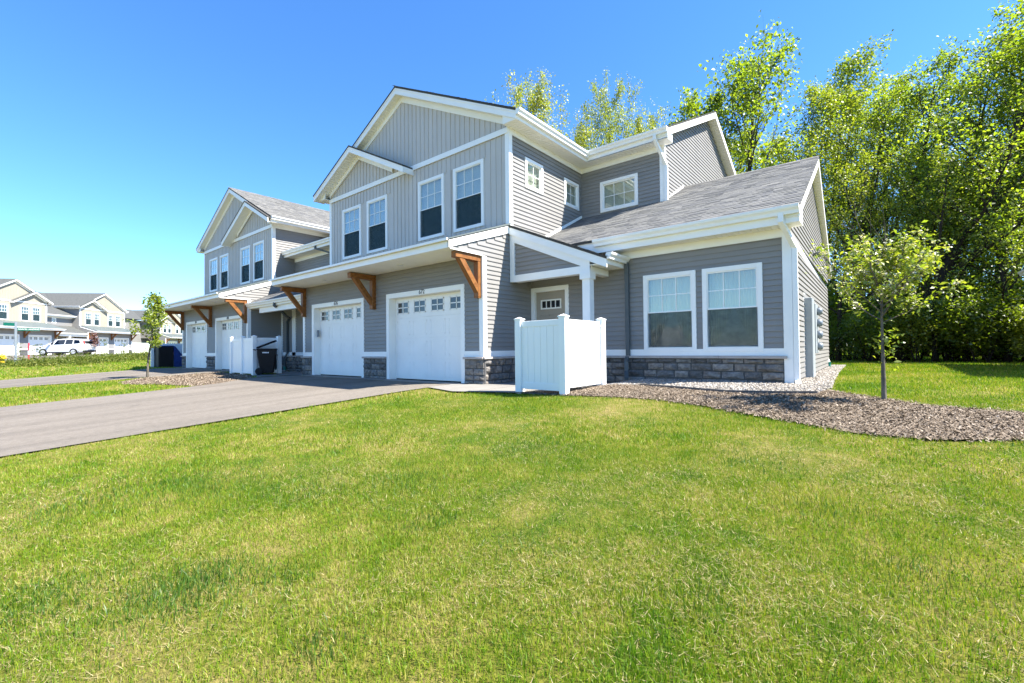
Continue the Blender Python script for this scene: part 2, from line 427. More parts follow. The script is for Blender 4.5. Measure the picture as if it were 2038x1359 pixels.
# ------------------------------------------------------------------ building pieces
RNG = random.Random(7)
EXPO = 0.1016
def unit_board():
    me = bpy.data.meshes.new('siding_board')
    e = EXPO; prof = [(0.0, 0.0), (0.019, 0.0), (0.018, e*0.15), (0.002, e), (0.0, e)]
    v = [(0, y, z) for y, z in prof]+[(1, y, z) for y, z in prof]; k = len(prof)
    f = [tuple(range(k)), tuple(reversed(range(k, 2*k)))]+[(i, i+k, (i+1) % k+k, (i+1) % k) for i in range(k)]
    me.from_pydata(v, [], f)
    b = bmesh.new(); b.from_mesh(me); bmesh.ops.recalc_face_normals(b, faces=b.faces); b.to_mesh(me); b.free()
    me.materials.append(MATS['siding']); return me
BOARD = unit_board()
def unit_stone(seed):
    r = random.Random(seed); b = bmesh.new()
    n = 3; g = {}
    for i in range(n+1):
        for j in range(n+1):
            edge = i in (0, n) or j in (0, n)
            x = i/n-0.5; z = j/n-0.5
            if edge:
                y = 0.55+r.uniform(-0.1, 0.1); x *= 0.97; z *= 0.95
                x += r.uniform(-0.02, 0.02); z += r.uniform(-0.03, 0.03)
            else: y = 1.0+r.uniform(-0.25, 0.3); x += r.uniform(-0.06, 0.06); z += r.uniform(-0.06, 0.06)
            g[i, j] = b.verts.new((x, y, z))
    ring = [(i, 0) for i in range(n)]+[(n, j) for j in range(n)]+[(i, n) for i in range(n, 0, -1)]+[(0, j) for j in range(n, 0, -1)]
    back = {q: b.verts.new((g[q].co.x, 0, g[q].co.z)) for q in ring}
    for i in range(n):
        for j in range(n): b.faces.new((g[i, j], g[i+1, j], g[i+1, j+1], g[i, j+1]))
    for k in range(len(ring)):
        a, c = ring[k], ring[(k+1) % len(ring)]; b.faces.new((g[a], back[a], back[c], g[c]))
    bmesh.ops.recalc_face_normals(b, faces=b.faces)
    me = bpy.data.meshes.new('stone'); b.to_mesh(me); b.free(); me.materials.append(MATS['stone']); return me
STONES = [unit_stone(i) for i in range(6)]

class House:
    def __init__(s, root, mirror, W=8.15, fine=False, far=False):
        s.root = root; s.W = W; s.mirror = mirror; s.fine = fine; s.far = far
    def T(s, x, y, z): return (s.W-x, y, z) if s.mirror else (x, y, z)
    def b(s, mb, name, mat, parent=None, **k): return mb.build(name, mat, parent or s.root, T=s.T, **k)

def spans(s0, s1, z0, z1, holes):
    out = [(s0, s1)]
    for h0, h1, hz0, hz1 in holes:
        if min(z1, hz1)-max(z0, hz0) < 0.35*(z1-z0): continue
        nxt = []
        for a, b in out:
            if h1 <= a or h0 >= b: nxt.append((a, b)); continue
            if h0 > a: nxt.append((a, h0))
            if h1 < b: nxt.append((h1, b))
        out = nxt
    return [(a, b) for a, b in out if b-a > 0.02]
def wall_core(H, P, s0, s1, z0, z1, holes, mat='siding', o=-0.003, name='wall'):
    ss = sorted({s0, s1, *[min(max(v, s0), s1) for h in holes for v in h[:2]]})
    zs = sorted({z0, z1, *[min(max(v, z0), z1) for h in holes for v in h[2:]]})
    mb = MB()
    for a, b in zip(ss[:-1], ss[1:]):
        for c, d in zip(zs[:-1], zs[1:]):
            m, n = (a+b)/2, (c+d)/2
            if any(h[0] < m < h[1] and h[2] < n < h[3] for h in holes): continue
            mb.quad(P(a, c, o), P(b, c, o), P(b, d, o), P(a, d, o))
    return H.b(mb, name, mat, fix=False)
def siding(H, P, z0, z1, lim, holes=(), parent=None, single=None):
    """lap siding from z0 to z1; lim(z) gives the run along the wall; boards are objects of their own where they can be picked apart"""
    single = H.fine if single is None else single
    parent = parent or H.root
    mb = MB(); z = z0
    while z < z1-0.012:
        h = min(EXPO, z1-z); r = lim(z)
        if r and r[1]-r[0] > 0.03:
            for a, b in spans(r[0], r[1], z, z+h, holes):
                if single:
                    o = bpy.data.objects.new('siding_board', BOARD); link(o, parent)
                    p0 = Vector(P(a, z, 0)); dx = Vector(P(b, z, 0))-p0; dn = Vector(P(a, z, 1))-p0
                    k = h/EXPO
                    o.matrix_local = Matrix(((dx.x, dn.x, 0, p0.x), (dx.y, dn.y, 0, p0.y), (dx.z, dn.z, k, p0.z), (0, 0, 0, 1)))
                else:
                    pts = [P(a, z, 0), P(a, z, 0.019), P(a, z+h*0.15, 0.018), P(a, z+h, 0.002), P(a, z+h, 0)]
                    q = P(b, z, 0); w = P(a, z, 0); mb.prism(pts, tuple(q[i]-w[i] for i in range(3)))
        z += EXPO
    if mb.v: H.b(mb, 'siding', 'siding', parent, kind='stuff', fix=False)
def battens(H, P, s0, s1, zlo, zhi, holes=(), parent=None, mat='batten', name='batten_board', step=0.178):
    parent = parent or H.root; joined = MB(); s = s0
    while s < s1-0.02:
        e = min(s+step, s1); a = zlo(s, e); t = zhi(s, e)
        if t-a > 0.04:
            parts = [(a, t)]
            for h0, h1, hz0, hz1 in holes:
                if min(e, h1)-max(s, h0) > 0.02:
                    nxt = []
                    for c, d in parts:
                        if hz1 <= c or hz0 >= d: nxt.append((c, d)); continue
                        if hz0 > c: nxt.append((c, hz0))
                        if hz1 < d: nxt.append((hz1, d))
                    parts = nxt
            for c, d in parts:
                mb = MB() if H.fine else joined
                mb.hexa(P, s, e-0.022, c, d, 0.0, 0.008); mb.hexa(P, e-0.022, e, c, d, 0.0, 0.024)
                if H.fine: H.b(mb, name, mat, parent, fix=False)
        s = e
    if joined.v: H.b(joined, 'battens', mat, parent, kind='stuff', fix=False)
def window(H, P, s0, s1, z0, z1, style='double', parent=None, blind='blind', screen=True, grid=True):
    t = 0.085
    f = MB()
    for a, b, c, d in ((s0, s0+t, z0, z1), (s1-t, s1, z0, z1), (s0+t, s1-t, z1-t, z1), (s0+t, s1-t, z0, z0+t)):
        f.hexa(P, a, b, c, d, -0.11, 0.036)
    w = H.b(f, 'window', 'white', parent, bevel=0.0 if H.far else 0.004)
    a, b, c, d = s0+t, s1-t, z0+t, z1-t
    def sash(a, b, c, d, o, fr, name='sash'):
        m = MB()
        for q in ((a, a+fr, c, d), (b-fr, b, c, d), (a+fr, b-fr, d-fr, d), (a+fr, b-fr, c, c+fr)): m.hexa(P, *q, o-0.018, o+0.018)
        H.b(m, name, 'white', w)
        return a+fr, b-fr, c+fr, d-fr
    def pane(q, o): H.b(MB().hexa(P, q[0]-0.004, q[1]+0.004, q[2]-0.004, q[3]+0.004, o-0.003, o+0.003), 'pane', 'glass' if not H.far else 'glass', w)
    def grille(q, nx, nz, o):
        m = MB(); g = 0.008 if not H.far else 0.014
        for i in range(1, nx):
            x = q[0]+(q[1]-q[0])*i/nx; m.hexa(P, x-g, x+g, q[2], q[3], o, o+0.006)
        for j in range(1, nz):
            z = q[2]+(q[3]-q[2])*j/nz; m.hexa(P, q[0], q[1], z-g, z+g, o-0.001, o+0.0068)
        if m.v: H.b(m, 'grille', 'white', w)
    if style == 'double':
        mid = c+(d-c)*0.515
        q = sash(a, b, mid-0.02, d, 0.0, 0.022); pane(q, 0.0)
        if grid: grille(q, 3, 2, 0.006)
        q2 = sash(a, b, c, mid+0.02, -0.042, 0.03); pane(q2, -0.042)
        if screen: H.b(MB().hexa(P, a+0.008, b-0.008, c+0.008, mid-0.005, 0.001, 0.003), 'screen', 'insect_screen' if blind != 'curtain' else 'light_screen', w)
        if screen and not H.far:
            k = MB()
            for u in (0.12, 0.88): k.hexa(P, a+(b-a)*u-0.02, a+(b-a)*u+0.02, c+0.012, c+0.03, 0.003, 0.012)
            H.b(k, 'latch', 'dark_grey', w, kind='stuff')
    else:
        q = sash(a, b, c, d, -0.02, 0.03); pane(q, -0.02)
        grille(q, 2 if style == 'square' else 3, 2, -0.014)
    if blind == 'blind' and not H.far:
        m = MB(); z = c
        while z < d-0.01:
            m.quad(P(a, z, -0.085), P(b, z, -0.085), P(b, z+0.026, -0.098), P(a, z+0.026, -0.098))
            m.quad(P(a, z+0.026, -0.098), P(b, z+0.026, -0.098), P(b, z+0.026, -0.085), P(a, z+0.026, -0.085)); z += 0.026
        H.b(m, 'blind', 'blind', w, fix=False)
    elif blind == 'curtain':
        m = MB(); n = 60; mid = c+(d-c)*0.5
        for side in (0, 1):
            for i in range(n//2):
                u0 = (i/n) if side == 0 else 1-(i/n); u1 = ((i+1)/n) if side == 0 else 1-((i+1)/n)
                x0 = a+(b-a)*u0; x1 = a+(b-a)*u1
                sw = 0.10*((i)/(n/2))**2; sw1 = 0.10*((i+1)/(n/2))**2
                f0 = -0.135+0.014*math.sin(i*1.9); f1 = -0.135+0.014*math.sin((i+1)*1.9)
                low = c+0.02+(0.55*(d-c))*((i/(n/2))**1.6); low1 = c+0.02+(0.55*(d-c))*(((i+1)/(n/2))**1.6)
                m.quad(P(x0, low, f0), P(x1, low1, f1), P(x1, d, f1), P(x0, d, f0))
        H.b(m, 'curtain', 'curtain', w, fix=False)
        m = MB(); z = c
        while z < d-0.01:
            m.quad(P(a, z, -0.168), P(b, z, -0.168), P(b, z+0.026, -0.18), P(a, z+0.026, -0.18)); z += 0.026
        H.b(m, 'blind', 'blind', w, fix=False)
    bk = MB(); bd = -0.2
    bk.quad(P(a-0.05, c-0.05, bd), P(b+0.05, c-0.05, bd), P(b+0.05, d+0.05, bd), P(a-0.05, d+0.05, bd))
    for q in (((a, c), (b, c)), ((b, c), (b, d)), ((b, d), (a, d)), ((a, d), (a, c))):
        bk.quad(P(*q[0], -0.11), P(*q[1], -0.11), P(*q[1], bd), P(*q[0], bd))
    H.b(bk, 'backing', 'interior', w, fix=False)
    return w
def garage_door(H, P, s0, s1, zt, number=None, keypad=False):
    """outer trim s0..s1, top zt"""
    t = 0.125; a, b, d = s0+t, s1-t, zt-t; dep = 0.2
    m = MB()
    m.hexa(P, s0, a, 0.0, zt, -0.02, 0.03); m.hexa(P, b, s1, 0.0, zt, -0.02, 0.03); m.hexa(P, a, b, d, zt, -0.02, 0.03)
    m.hexa(P, a-0.04, a, 0.0, d, -dep-0.05, -0.02); m.hexa(P, b, b+0.04, 0.0, d, -dep-0.05, -0.02); m.hexa(P, a-0.04, b+0.04, d, d+0.04, -dep-0.05, -0.02)
    tr = H.b(m, 'door_trim', 'white', bevel=0.0 if H.far else 0.005)
    g = H.b(MB().hexa(P, a, b, 0.03, d, -dep-0.05, -dep), 'garage_door', 'white')
    H.b(MB().hexa(P, a, b, -0.01, 0.03, -dep-0.045, -dep-0.005), 'bottom_seal', 'rubber', g)
    n = 4; sh = (d-0.03)/n; cw = (b-a)/4
    for i in range(n):
        z0 = 0.03+i*sh; m = MB()
        m.hexa(P, a+0.004, b-0.004, z0+0.004, z0+sh-0.004, -dep, -dep+0.012)
        if i < 3:
            for j in range(4):
                x0 = a+j*cw+0.07; x1 = a+(j+1)*cw-0.07; y0 = z0+0.085; y1 = z0+sh-0.085
                if H.far: continue
                # embossed frame round a raised panel
                for q in ((x0, x0+0.02, y0, y1), (x1-0.02, x1, y0, y1), (x0, x1, y0, y0+0.02), (x0, x1, y1-0.02, y1)): m.hexa(P, *q, -dep+0.010, -dep+0.0155)
                m.hexa(P, x0+0.05, x1-0.05, y0+0.05, y1-0.05, -dep+0.010, -dep+0.016)
        H.b(m, 'section', 'white', g)
        if i == 3:
            for j in range(4):
                xc = a+(j+0.5)*cw; zc = z0+sh*0.52; hw, hh = 0.235, 0.16
                fr = MB()
                for q in ((xc-hw, xc+hw, zc+hh-0.025, zc+hh), (xc-hw, xc+hw, zc-hh, zc-hh+0.025), (xc-hw, xc-hw+0.025, zc-hh, zc+hh), (xc+hw-0.025, xc+hw, zc-hh, zc+hh), (xc-0.012, xc+0.012, zc-hh, zc+hh), (xc-hw, xc+hw, zc-0.012, zc+0.012)):
                    fr.hexa(P, *q, -dep+0.011, -dep+0.026)
                H.b(fr, 'window_insert', 'white', g)
                for sx in (-1, 1):
                    for sz in (-1, 1):
                        x0, x1 = sorted((xc+sx*0.012, xc+sx*(hw-0.025))); y0, y1 = sorted((zc+sz*0.012, zc+sz*(hh-0.025)))
                        H.b(MB().hexa(P, x0, x1, y0, y1, -dep+0.009, -dep+0.016), 'pane', 'dark_glass', g)
    if number:
        p = Vector(H.T(*P((s0+s1)/2, zt-t*0.48, 0.031))); px = Vector(H.T(*P((s0+s1)/2, zt-t*0.48, 1.031)))-p
        up = Vector((0, 0, 1)); rt = up.cross(px)
        text_mesh('house_number', number, 0.15, 'number_metal', H.root, Matrix(((rt.x, up.x, px.x, p.x), (rt.y, up.y, px.y, p.y), (rt.z, up.z, px.z, p.z), (0, 0, 0, 1))))
    if keypad:
        k = H.b(MB().hexa(P, a+0.03, a+0.09, 1.25, 1.47, -0.12, -0.07), 'keypad', 'galvanised', tr)
def stone_run(H, P, s0, s1, z0, z1, cap=True, coarse=False, cap_over=0.05, single=True):
    base = H.b(MB().hexa(P, s0, s1, z0-0.25, z1, -0.02, 0.028), 'stone_base', 'mortar')
    if single:
        r = RNG; z = z0
        while z < z1-0.05:
            h = (0.145 if coarse else r.choice((0.09, 0.12, 0.15, 0.18)))
            if z1-(z+h) < 0.07: h = z1-z
            s = s0
            while s < s1-0.02:
                w = r.uniform(0.26, 0.42) if coarse else r.uniform(0.16, 0.42)
                if s1-(s+w) < 0.1: w = s1-s
                g = 0.007; dep = r.uniform(0.045, 0.075)
                o = bpy.data.objects.new('stone', r.choice(STONES)); link(o, base)
                p = Vector(P(s+w/2, z+h/2, 0.015)); dx = (Vector(P(s+w-g, z, 0))-Vector(P(s+g, z, 0))); dn = (Vector(P(s, z, 1))-Vector(P(s, z, 0)))*dep
                if r.random() < 0.5: dx = -dx
                hz = (h-2*g)*(1 if r.random() < 0.5 else -1)
                o.matrix_local = Matrix(((dx.x, dn.x, 0, p.x), (dx.y, dn.y, 0, p.y), (dx.z, dn.z, hz, p.z), (0, 0, 0, 1)))
                s += w
            z += h
    if cap:
        n = max(1, round((s1-s0)/1.2)) if H.fine else 1
        for i in range(n):
            a = s0-cap_over+(s1-s0+2*cap_over)*i/n; b = s0-cap_over+(s1-s0+2*cap_over)*(i+1)/n
            H.b(MB().hexa(P, a+0.002, b-0.002, z1, z1+0.05, -0.01, 0.105), 'stone_cap', 'cap_stone', base, bevel=0.006 if H.fine else 0)
    return base
def gutter(H, a, b, out, name='gutter', parent=None, hgt=0.13, mat='white'):
    """K-style gutter; a, b: top inner line; out: unit outward vector"""
    prof = [(0, 0), (0, -hgt), (0.075, -hgt), (0.085, -hgt*0.62), (0.118, -hgt*0.35), (0.125, -0.02), (0.125, 0), (0.108, 0), (0.108, -0.02), (0.015, -0.02), (0.015, 0)]
    pts = [(a[0]+out[0]*o, a[1]+out[1]*o, a[2]+z) for o, z in prof]
    d = Vector(b)-Vector(a); e = d.normalized()*0.008; hull = [pts[i] for i in (0, 1, 2, 3, 4, 5, 6)]
    m = MB().prism(pts, tuple(d))
    g = H.b(m, name, mat, parent)
    for k in (Vector((0, 0, 0))-e*0.5, d-e*0.5):
        H.b(MB().prism([tuple(Vector(p)+k) for p in hull], tuple(e)), 'gutter_end', mat, g if parent is None else parent)
    return g
def soffit_panel(H, c0, du, dv, pitch=0.1, name='soffit', parent=None, thick=0.012, mat='soffit'):
    """c0 corner, du run direction along which grooves repeat, dv groove direction"""
    c0, du, dv = Vector(c0), Vector(du), Vector(dv); L = du.length; n = max(1, int(L/pitch)); u = du/n
    nn = du.cross(dv).normalized()*thick
    if nn.z > 0: nn = -nn
    m = MB()
    if H.far:
        m.prism([c0, c0+du, c0+du+dv, c0+dv], nn)
        return H.b(m, name, mat, parent, fix=False)
    for i in range(n):
        p = c0+u*i+u*0.05; q = p+u*0.9; m.prism([p, q, q+dv, p+dv], nn)
    m.prism([c0, c0+du, c0+du+dv, c0+dv], -nn*0.4)
    return H.b(m, name, mat, parent, kind='stuff', fix=False)
def shingles(H, o, eu, ev, rows, lim, parent, exposure=0.135, wmin=0.12, wmax=0.34, seed=1):
    """joined tabs: o origin on the eave, eu unit along the eave, ev unit up the slope; lim(t) -> run at height t"""
    r = random.Random(seed); o, eu, ev = Vector(o), Vector(eu), Vector(ev)
    nn = eu.cross(ev).normalized()
    if nn.z < 0: nn = -nn
    V = []; F = []
    for k in range(rows):
        t = k*exposure; lo, hi = lim(t)
        if hi-lo < 0.05: continue
        s = lo-r.uniform(0, wmax)
        while s < hi:
            w = r.uniform(wmin, wmax); a = max(s, lo); b = min(s+w, hi); s += w
            if b-a < 0.015: continue
            th = r.choice((0.007, 0.009, 0.013)); dt = r.uniform(-0.006, 0.004)
            n = len(V); p = o+eu*a+ev*(t+dt); q = o+eu*b+ev*(t+dt); up = ev*(exposure+0.02-dt)
            V += [p, q, p+nn*th, q+nn*th, q+up+nn*0.002, p+up+nn*0.002]
            F += [(n, n+1, n+3, n+2), (n+2, n+3, n+4, n+5)]
    mb = MB(); mb.v = [tuple(x) for x in V]; mb.f = F
    return H.b(mb, 'shingles', 'shingle', parent, kind='stuff', fix=False)
def bracket(H, P, s):
    w = 0.07
    p = H.b(MB().hexa(P, s-w, s+w, 1.95, 2.73, 0.0, 0.13), 'bracket', 'stained_wood', bevel=0.008)
    H.b(MB().hexa(P, s-w-0.002, s+w+0.002, 2.73, 2.866, 0.0, 0.80), 'top_beam', 'stained_wood', p, bevel=0.008)
    H.b(MB().hexa(P, s-w+0.005, s+w-0.005, 1.93, 1.952, 0.0, 0.125), 'post_foot', 'stained_wood', p)
    q = [P(s-w+0.008, 2.735, 0.53), P(s-w+0.008, 2.735, 0.70), P(s-w+0.008, 2.03, 0.125), P(s-w+0.008, 2.22, 0.12)]
    e = P(s+w-0.008, 2.73, 0.55); d = P(s-w+0.008, 2.73, 0.55)
    H.b(MB().prism(q, tuple(e[i]-d[i] for i in range(3))), 'brace', 'stained_wood', p, bevel=0.006)

WINS = ((0.81, 1.91), (2.25, 3.33), (4.80, 5.88), (6.25, 7.34))
CANT = 3.03; CSL = 0.35
def front_block(H, numbers=None, wallmat='batten', side_windows=False, side_end=4.34, side_low=1.77, left_end=1.87, eave_r=3.94, eave_l=3.94, roof_back=8.3, left_up=None, soffit_r=None):
    W = H.W; far = H.far
    Pf = lambda s, z, o: (s, -o, z)
    Pu = lambda s, z, o: (s, 0.96-o, z)
    Pr = lambda s, z, o: (W+o, s, z)
    Pl = lambda s, z, o: (-o, s, z)
    d1, d2 = (0.56, 3.54), (4.61, 7.59); zt = 2.30; t = 0.125
    # garage front
    holes = [(a+t, b-t, -0.3, zt-t) for a, b in (d1, d2)]
    wall = wall_core(H, Pf, 0, W, -0.3, 2.9, holes, name='garage_wall')
    siding(H, Pf, 0.75, 2.89, lambda z: (0.09, W-0.09), [(d1[0], d1[1], 0, zt), (d2[0], d2[1], 0, zt)], wall)
    for i, (a, b) in enumerate((d1, d2)):
        garage_door(H, Pf, a, b, zt, numbers[i] if numbers else None, keypad=(i == (1 if H.mirror else 0)) and not far)
    for a, b in ((0, d1[0]), (d1[1], d2[0]), (d2[1], W)):
        H.b(MB().hexa(Pf, a+(0.09 if a == 0 else 0), b-(0.09 if b == W else 0), 0.622, 0.752, 0, 0.03), 'band', 'white')
        a2 = a-0.0 if a > 0 else -0.06; b2 = b if b < W else W+0.06
        stone_run(H, Pf, a2+0.003, b2-0.003, 0.0, 0.57, single=not far, cap_over=0.0 if 0 < a and b < W else 0.0)
    # lower side walls and canopy cheeks, upper side walls
    for side, P, low, up in (('r', Pr, side_low, side_end), ('l', Pl, left_end, left_up or left_end)):
        zr = lambda s: CANT+CSL*(s+1.02)-0.14
        m = MB()
        m.quad(P(0, -0.3, -0.003), P(low, -0.3, -0.003), P(low, 2.9, -0.003), P(0, 2.9, -0.003))
        m.quad(P(-0.99, 2.9, -0.003), P(0.96, 2.9, -0.003), P(0.96, 3.6, -0.003), P(-0.99, 2.92, -0.003))
        if side == 'r' and side_windows:
            hw = [(1.66, 2.24, 4.09, 4.75), (3.46, 4.05, 4.09, 4.75)]
            hw = [(9.05-7.4, 9.65-7.4, 4.90, 5.50), (10.85-7.4, 11.46-7.4, 4.90, 5.50)]
        else: hw = []
        wl = H.b(m, 'side_wall', 'siding', fix=False)
        wall_core(H, P, 0.96, max(up, low), 2.9, 6.2, hw, name='side_wall')
        def lim(z):
            s0 = 0.10 if z < 2.82 else max(-0.97, (z+0.10-CANT+0.14)/CSL-1.02)
            if z > 3.55: s0 = 1.05
            s1 = low if z < 3.45 else up
            return (s0, s1-0.01) if s1-s0 > 0.05 else None
        siding(H, P, 0.75, 5.96, lim, [(h[0]-0.085, h[1]+0.085, h[2]-0.085, h[3]+0.085) for h in hw], wl, single=H.fine and side == 'r')
        for h in hw: window(H, P, h[0]-0.085, h[1]+0.085, h[2]-0.085, h[3]+0.085, 'square', blind='blind')
        H.b(MB().hexa(P, 0.09, low, 0.622, 0.752, 0, 0.03), 'band', 'white')
        if side == 'r' or not H.fine: stone_run(H, P, -0.03, low, 0.0, 0.57, single=not far)
        # corner boards: one L per corner
        cb = MB().hexa(P, -0.03, 0.095, 0.622, 2.865, 0, 0.03)
        cb.hexa(Pf, *((W-0.095, W-0.0) if side == 'r' else (0.0, 0.095)), 0.622, 2.865, 0, 0.03)
        H.b(cb, 'corner_board', 'white')
        cb = MB().hexa(P, 0.93, 1.055, 3.7, 6.10, 0, 0.03)
        cb.hexa(Pu, *((W-0.095, W-0.0) if side == 'r' else (0.0, 0.095)), 3.7, 6.10, 0, 0.03)
        H.b(cb, 'corner_board', 'white')
        H.b(MB().hexa(P, 1.055, up, 5.95, 6.098, 0, 0.03), 'frieze_board', 'white')
        # canopy rake board
        q = [P(-1.045, CANT-0.15, 0.002), P(-1.045, CANT+0.0, 0.002), P(0.955, CANT+CSL*2.0, 0.002), P(0.955, CANT+CSL*2.0-0.17, 0.002)]
        e, f = P(0, 0, 0.002), P(0, 0, 0.034)
        H.b(MB().prism(q, tuple(f[i]-e[i] for i in range(3))), 'canopy_rake', 'white')
        H.b(MB().hexa(P, -0.99, -0.03, 2.862, 2.90, 0.001, 0.02), 'canopy_side_trim', 'white')
    # canopy
    can = H.b(MB().prism([(-0.05, -1.09, CANT+0.005), (-0.05, 0.955, CANT+0.005+CSL*2.045), (-0.05, 0.955, CANT+0.05+CSL*2.045), (-0.05, -1.09, CANT+0.03)], (W+0.1, 0, 0)), 'canopy_roof', 'metal_roof')
    if far or not H.fine:
        m = MB(); n = 20
        for i in range(n+1):
            x = -0.04+(W+0.08)*i/n; m.prism([(x-0.012, -1.08, CANT+0.03), (x-0.012, 0.95, CANT+0.05+CSL*2.045), (x-0.012, 0.95, CANT+0.075+CSL*2.045), (x-0.012, -1.08, CANT+0.055)], (0.024, 0, 0))
        H.b(m, 'roof_seams', 'metal_roof', can, kind='stuff')
    H.b(MB().box(-0.052, W+0.052, -1.125, -1.085, CANT-0.015, CANT+0.035), 'drip_edge', 'white', can)
    H.b(MB().box(-0.03, W+0.03, -1.045, -1.015, CANT-0.15, CANT+0.0), 'canopy_fascia', 'white')
    soffit_panel(H, (0, -1.015, 2.90), (0, 1.012, 0), (W, 0, 0), 0.1, 'canopy_soffit')
    if not far:
        for x in (W*0.27, W*0.72):
            H.b(MB().lathe([(0.075, 0), (0.075, -0.012), (0.06, -0.014)], 16, (x, -0.5, 2.886)), 'recessed_light', 'lamp_white')
    for s in (0.09, W/2-0.02, W-0.09): bracket(H, Pf, s)
    # upper front wall
    wh = [(a+0.085, b-0.085, 3.88+0.085, 5.57-0.085) for a, b in WINS]
    c, zr, sl = W/2, 8.5, 0.49
    wall_u = wall_core(H, Pu, 0, W, 2.95, 6.1, wh, wallmat, name='front_wall')
    m = MB(); m.quad((0, 0.963, 6.1), (W, 0.963, 6.1), (W, 0.963, zr-sl*c-0.03), (c, 0.963, zr-0.03), (0, 0.963, zr-sl*c-0.03))
    gable = H.b(m, 'gable_wall', wallmat, fix=False)
    battens(H, Pu, 0.095, W-0.095, lambda a, b: 3.6, lambda a, b: 5.97, [(a, b, 3.88, 5.57) for a, b in WINS], wall_u, wallmat)
    line = lambda x: zr-0.24-sl*abs(x-c)
    battens(H, Pu, 0.095, W-0.095, lambda a, b: 6.095, lambda a, b: min(line(a), line(b))-0.02, (), gable, wallmat)
    H.b(MB().hexa(Pu, -0.0, W+0.0, 5.965, 6.10, 0.027, 0.05), 'belt_board', 'white')
    for i, (a, b) in enumerate(WINS):
        window(H, Pu, a, b, 3.88, 5.57, 'double', blind='blind' if not far else None)
    # main gable: roof, rakes, soffits, friezes
    vf = 0.71; ov = 0.42; x0, x1 = -ov, W+ov
    ze = lambda x: zr-sl*abs(x-c)
    for name, a, b in (('roof', c, x1), ('roof', x0, c)):
        q = [(a, vf-0.02, ze(a)-0.03), (b, vf-0.02, ze(b)-0.03), (b, vf-0.02, ze(b)+0.02), (a, vf-0.02, ze(a)+0.02)]
        rf = H.b(MB().prism(q, (0, roof_back-vf, 0)), 'roof', 'shingle_far' if far else 'shingle_base')
        if not far:
            d = Vector((c-(x1 if a == c else x0), 0, zr-ze(x1))).normalized(); x = x1+0.02 if a == c else x0-0.02
            L = math.hypot(c-x0, zr-ze(x0))
            if (a == c and not H.mirror) or (a != c and H.mirror):
                shingles(H, (x, vf-0.03, ze(x)+0.022), (0, 1, 0), d, int(L/0.135)+1, lambda t: (0, roof_back-vf), rf, seed=11)
    for a, b in ((c, x1), (x0, c)):
        q = [(a, vf, ze(a)-0.03), (b, vf, ze(b)-0.03), (b, vf, ze(b)-0.21), (a, vf, ze(a)-0.21)]
        H.b(MB().prism(q, (0, 0.03, 0)), 'rake_board', 'white')
        q = [(a, vf-0.012, ze(a)-0.03), (b, vf-0.012, ze(b)-0.03), (b, vf-0.012, ze(b)-0.075), (a, vf-0.012, ze(a)-0.075)]
        H.b(MB().prism(q, (0, 0.01, 0)), 'rake_edge', 'white')
        soffit_panel(H, (a, vf+0.03, ze(a)-0.19), (b-a, 0, ze(b)-ze(a)), (0, 0.96-vf-0.03, 0), 0.1, 'rake_soffit')
        lim = min(b, W) if a == c else max(a, 0)
        p, r = (c, lim)
        q = [(p, 0.96, ze(p)-0.2), (r, 0.96, ze(r)-0.2), (r, 0.96, ze(r)-0.36), (p, 0.96, ze(p)-0.36)]
        H.b(MB().prism(q, (0, -0.034, 0)), 'frieze_board', 'white')
    # eaves
    for side, ln in (('r', eave_r), ('l', eave_l)):
        sg = 1 if side == 'r' else -1; xw = W if side == 'r' else 0
        ls = soffit_r if (side == 'r' and soffit_r) else ln
        soffit_panel(H, (xw, vf+0.03, 6.10), (0, ls-vf-0.03, 0), (sg*(ov-0.02), 0, 0), 0.1, 'eave_soffit')
        xo = xw+sg*(ov-0.02)
        H.b(MB().hexa(IDENT, *sorted((xo, xo+sg*0.025)), vf+0.031, ln, 6.085, ze(x1)-0.015), 'fascia', 'white')
        xg = xo+sg*0.026
        gutter(H, (xg, vf-0.01, ze(x1)+0.005), (xg, ln+(0.0), ze(x1)+0.005), (sg, 0, 0))
        q = [(xw, vf+0.031, 6.09), (xo, vf+0.031, 6.09), (xo, vf+0.031, ze(x1)-0.04), (xw, vf+0.031, ze(xw)-0.1)]
        H.b(MB().prism(q, (0, 0.03, 0)), 'eave_return', 'white')
    # small gable over the first pair of windows
    vs = 0.56; ca, za = 1.85, 7.36; xl, xr = -0.44, 4.60
    zs = lambda x: za-sl*abs(x-ca)
    for a, b, back in ((ca, xr, 0.955), (xl, ca, 0.955)):
        q = [(a, vs-0.02, zs(a)-0.03), (b, vs-0.02, zs(b)-0.03), (b, vs-0.02, zs(b)+0.02), (a, vs-0.02, zs(a)+0.02)]
        rf = H.b(MB().prism(q, (0, back-vs, 0)), 'small_gable_roof', 'shingle_far' if far else 'shingle_base')
        q = [(a, vs, zs(a)-0.03), (b, vs, zs(b)-0.03), (b, vs, zs(b)-0.2), (a, vs, zs(a)-0.2)]
        H.b(MB().prism(q, (0, 0.03, 0)), 'small_rake_board', 'white')
        q = [(a, vs-0.012, zs(a)-0.03), (b, vs-0.012, zs(b)-0.03), (b, vs-0.012, zs(b)-0.07), (a, vs-0.012, zs(a)-0.07)]
        H.b(MB().prism(q, (0, 0.01, 0)), 'rake_edge', 'white')
        soffit_panel(H, (a, vs+0.03, zs(a)-0.18), (b-a, 0, zs(b)-zs(a)), (0, 0.95-vs-0.03, 0), 0.1, 'rake_soffit')
        r = 3.65 if a == ca else 0.05
        q = [(ca, 0.92, zs(ca)-0.19), (r, 0.92, zs(r)-0.19), (r, 0.92, zs(r)-0.33), (ca, 0.92, zs(ca)-0.33)]
        H.b(MB().prism(q, (0, -0.03, 0)), 'small_frieze_board', 'white')
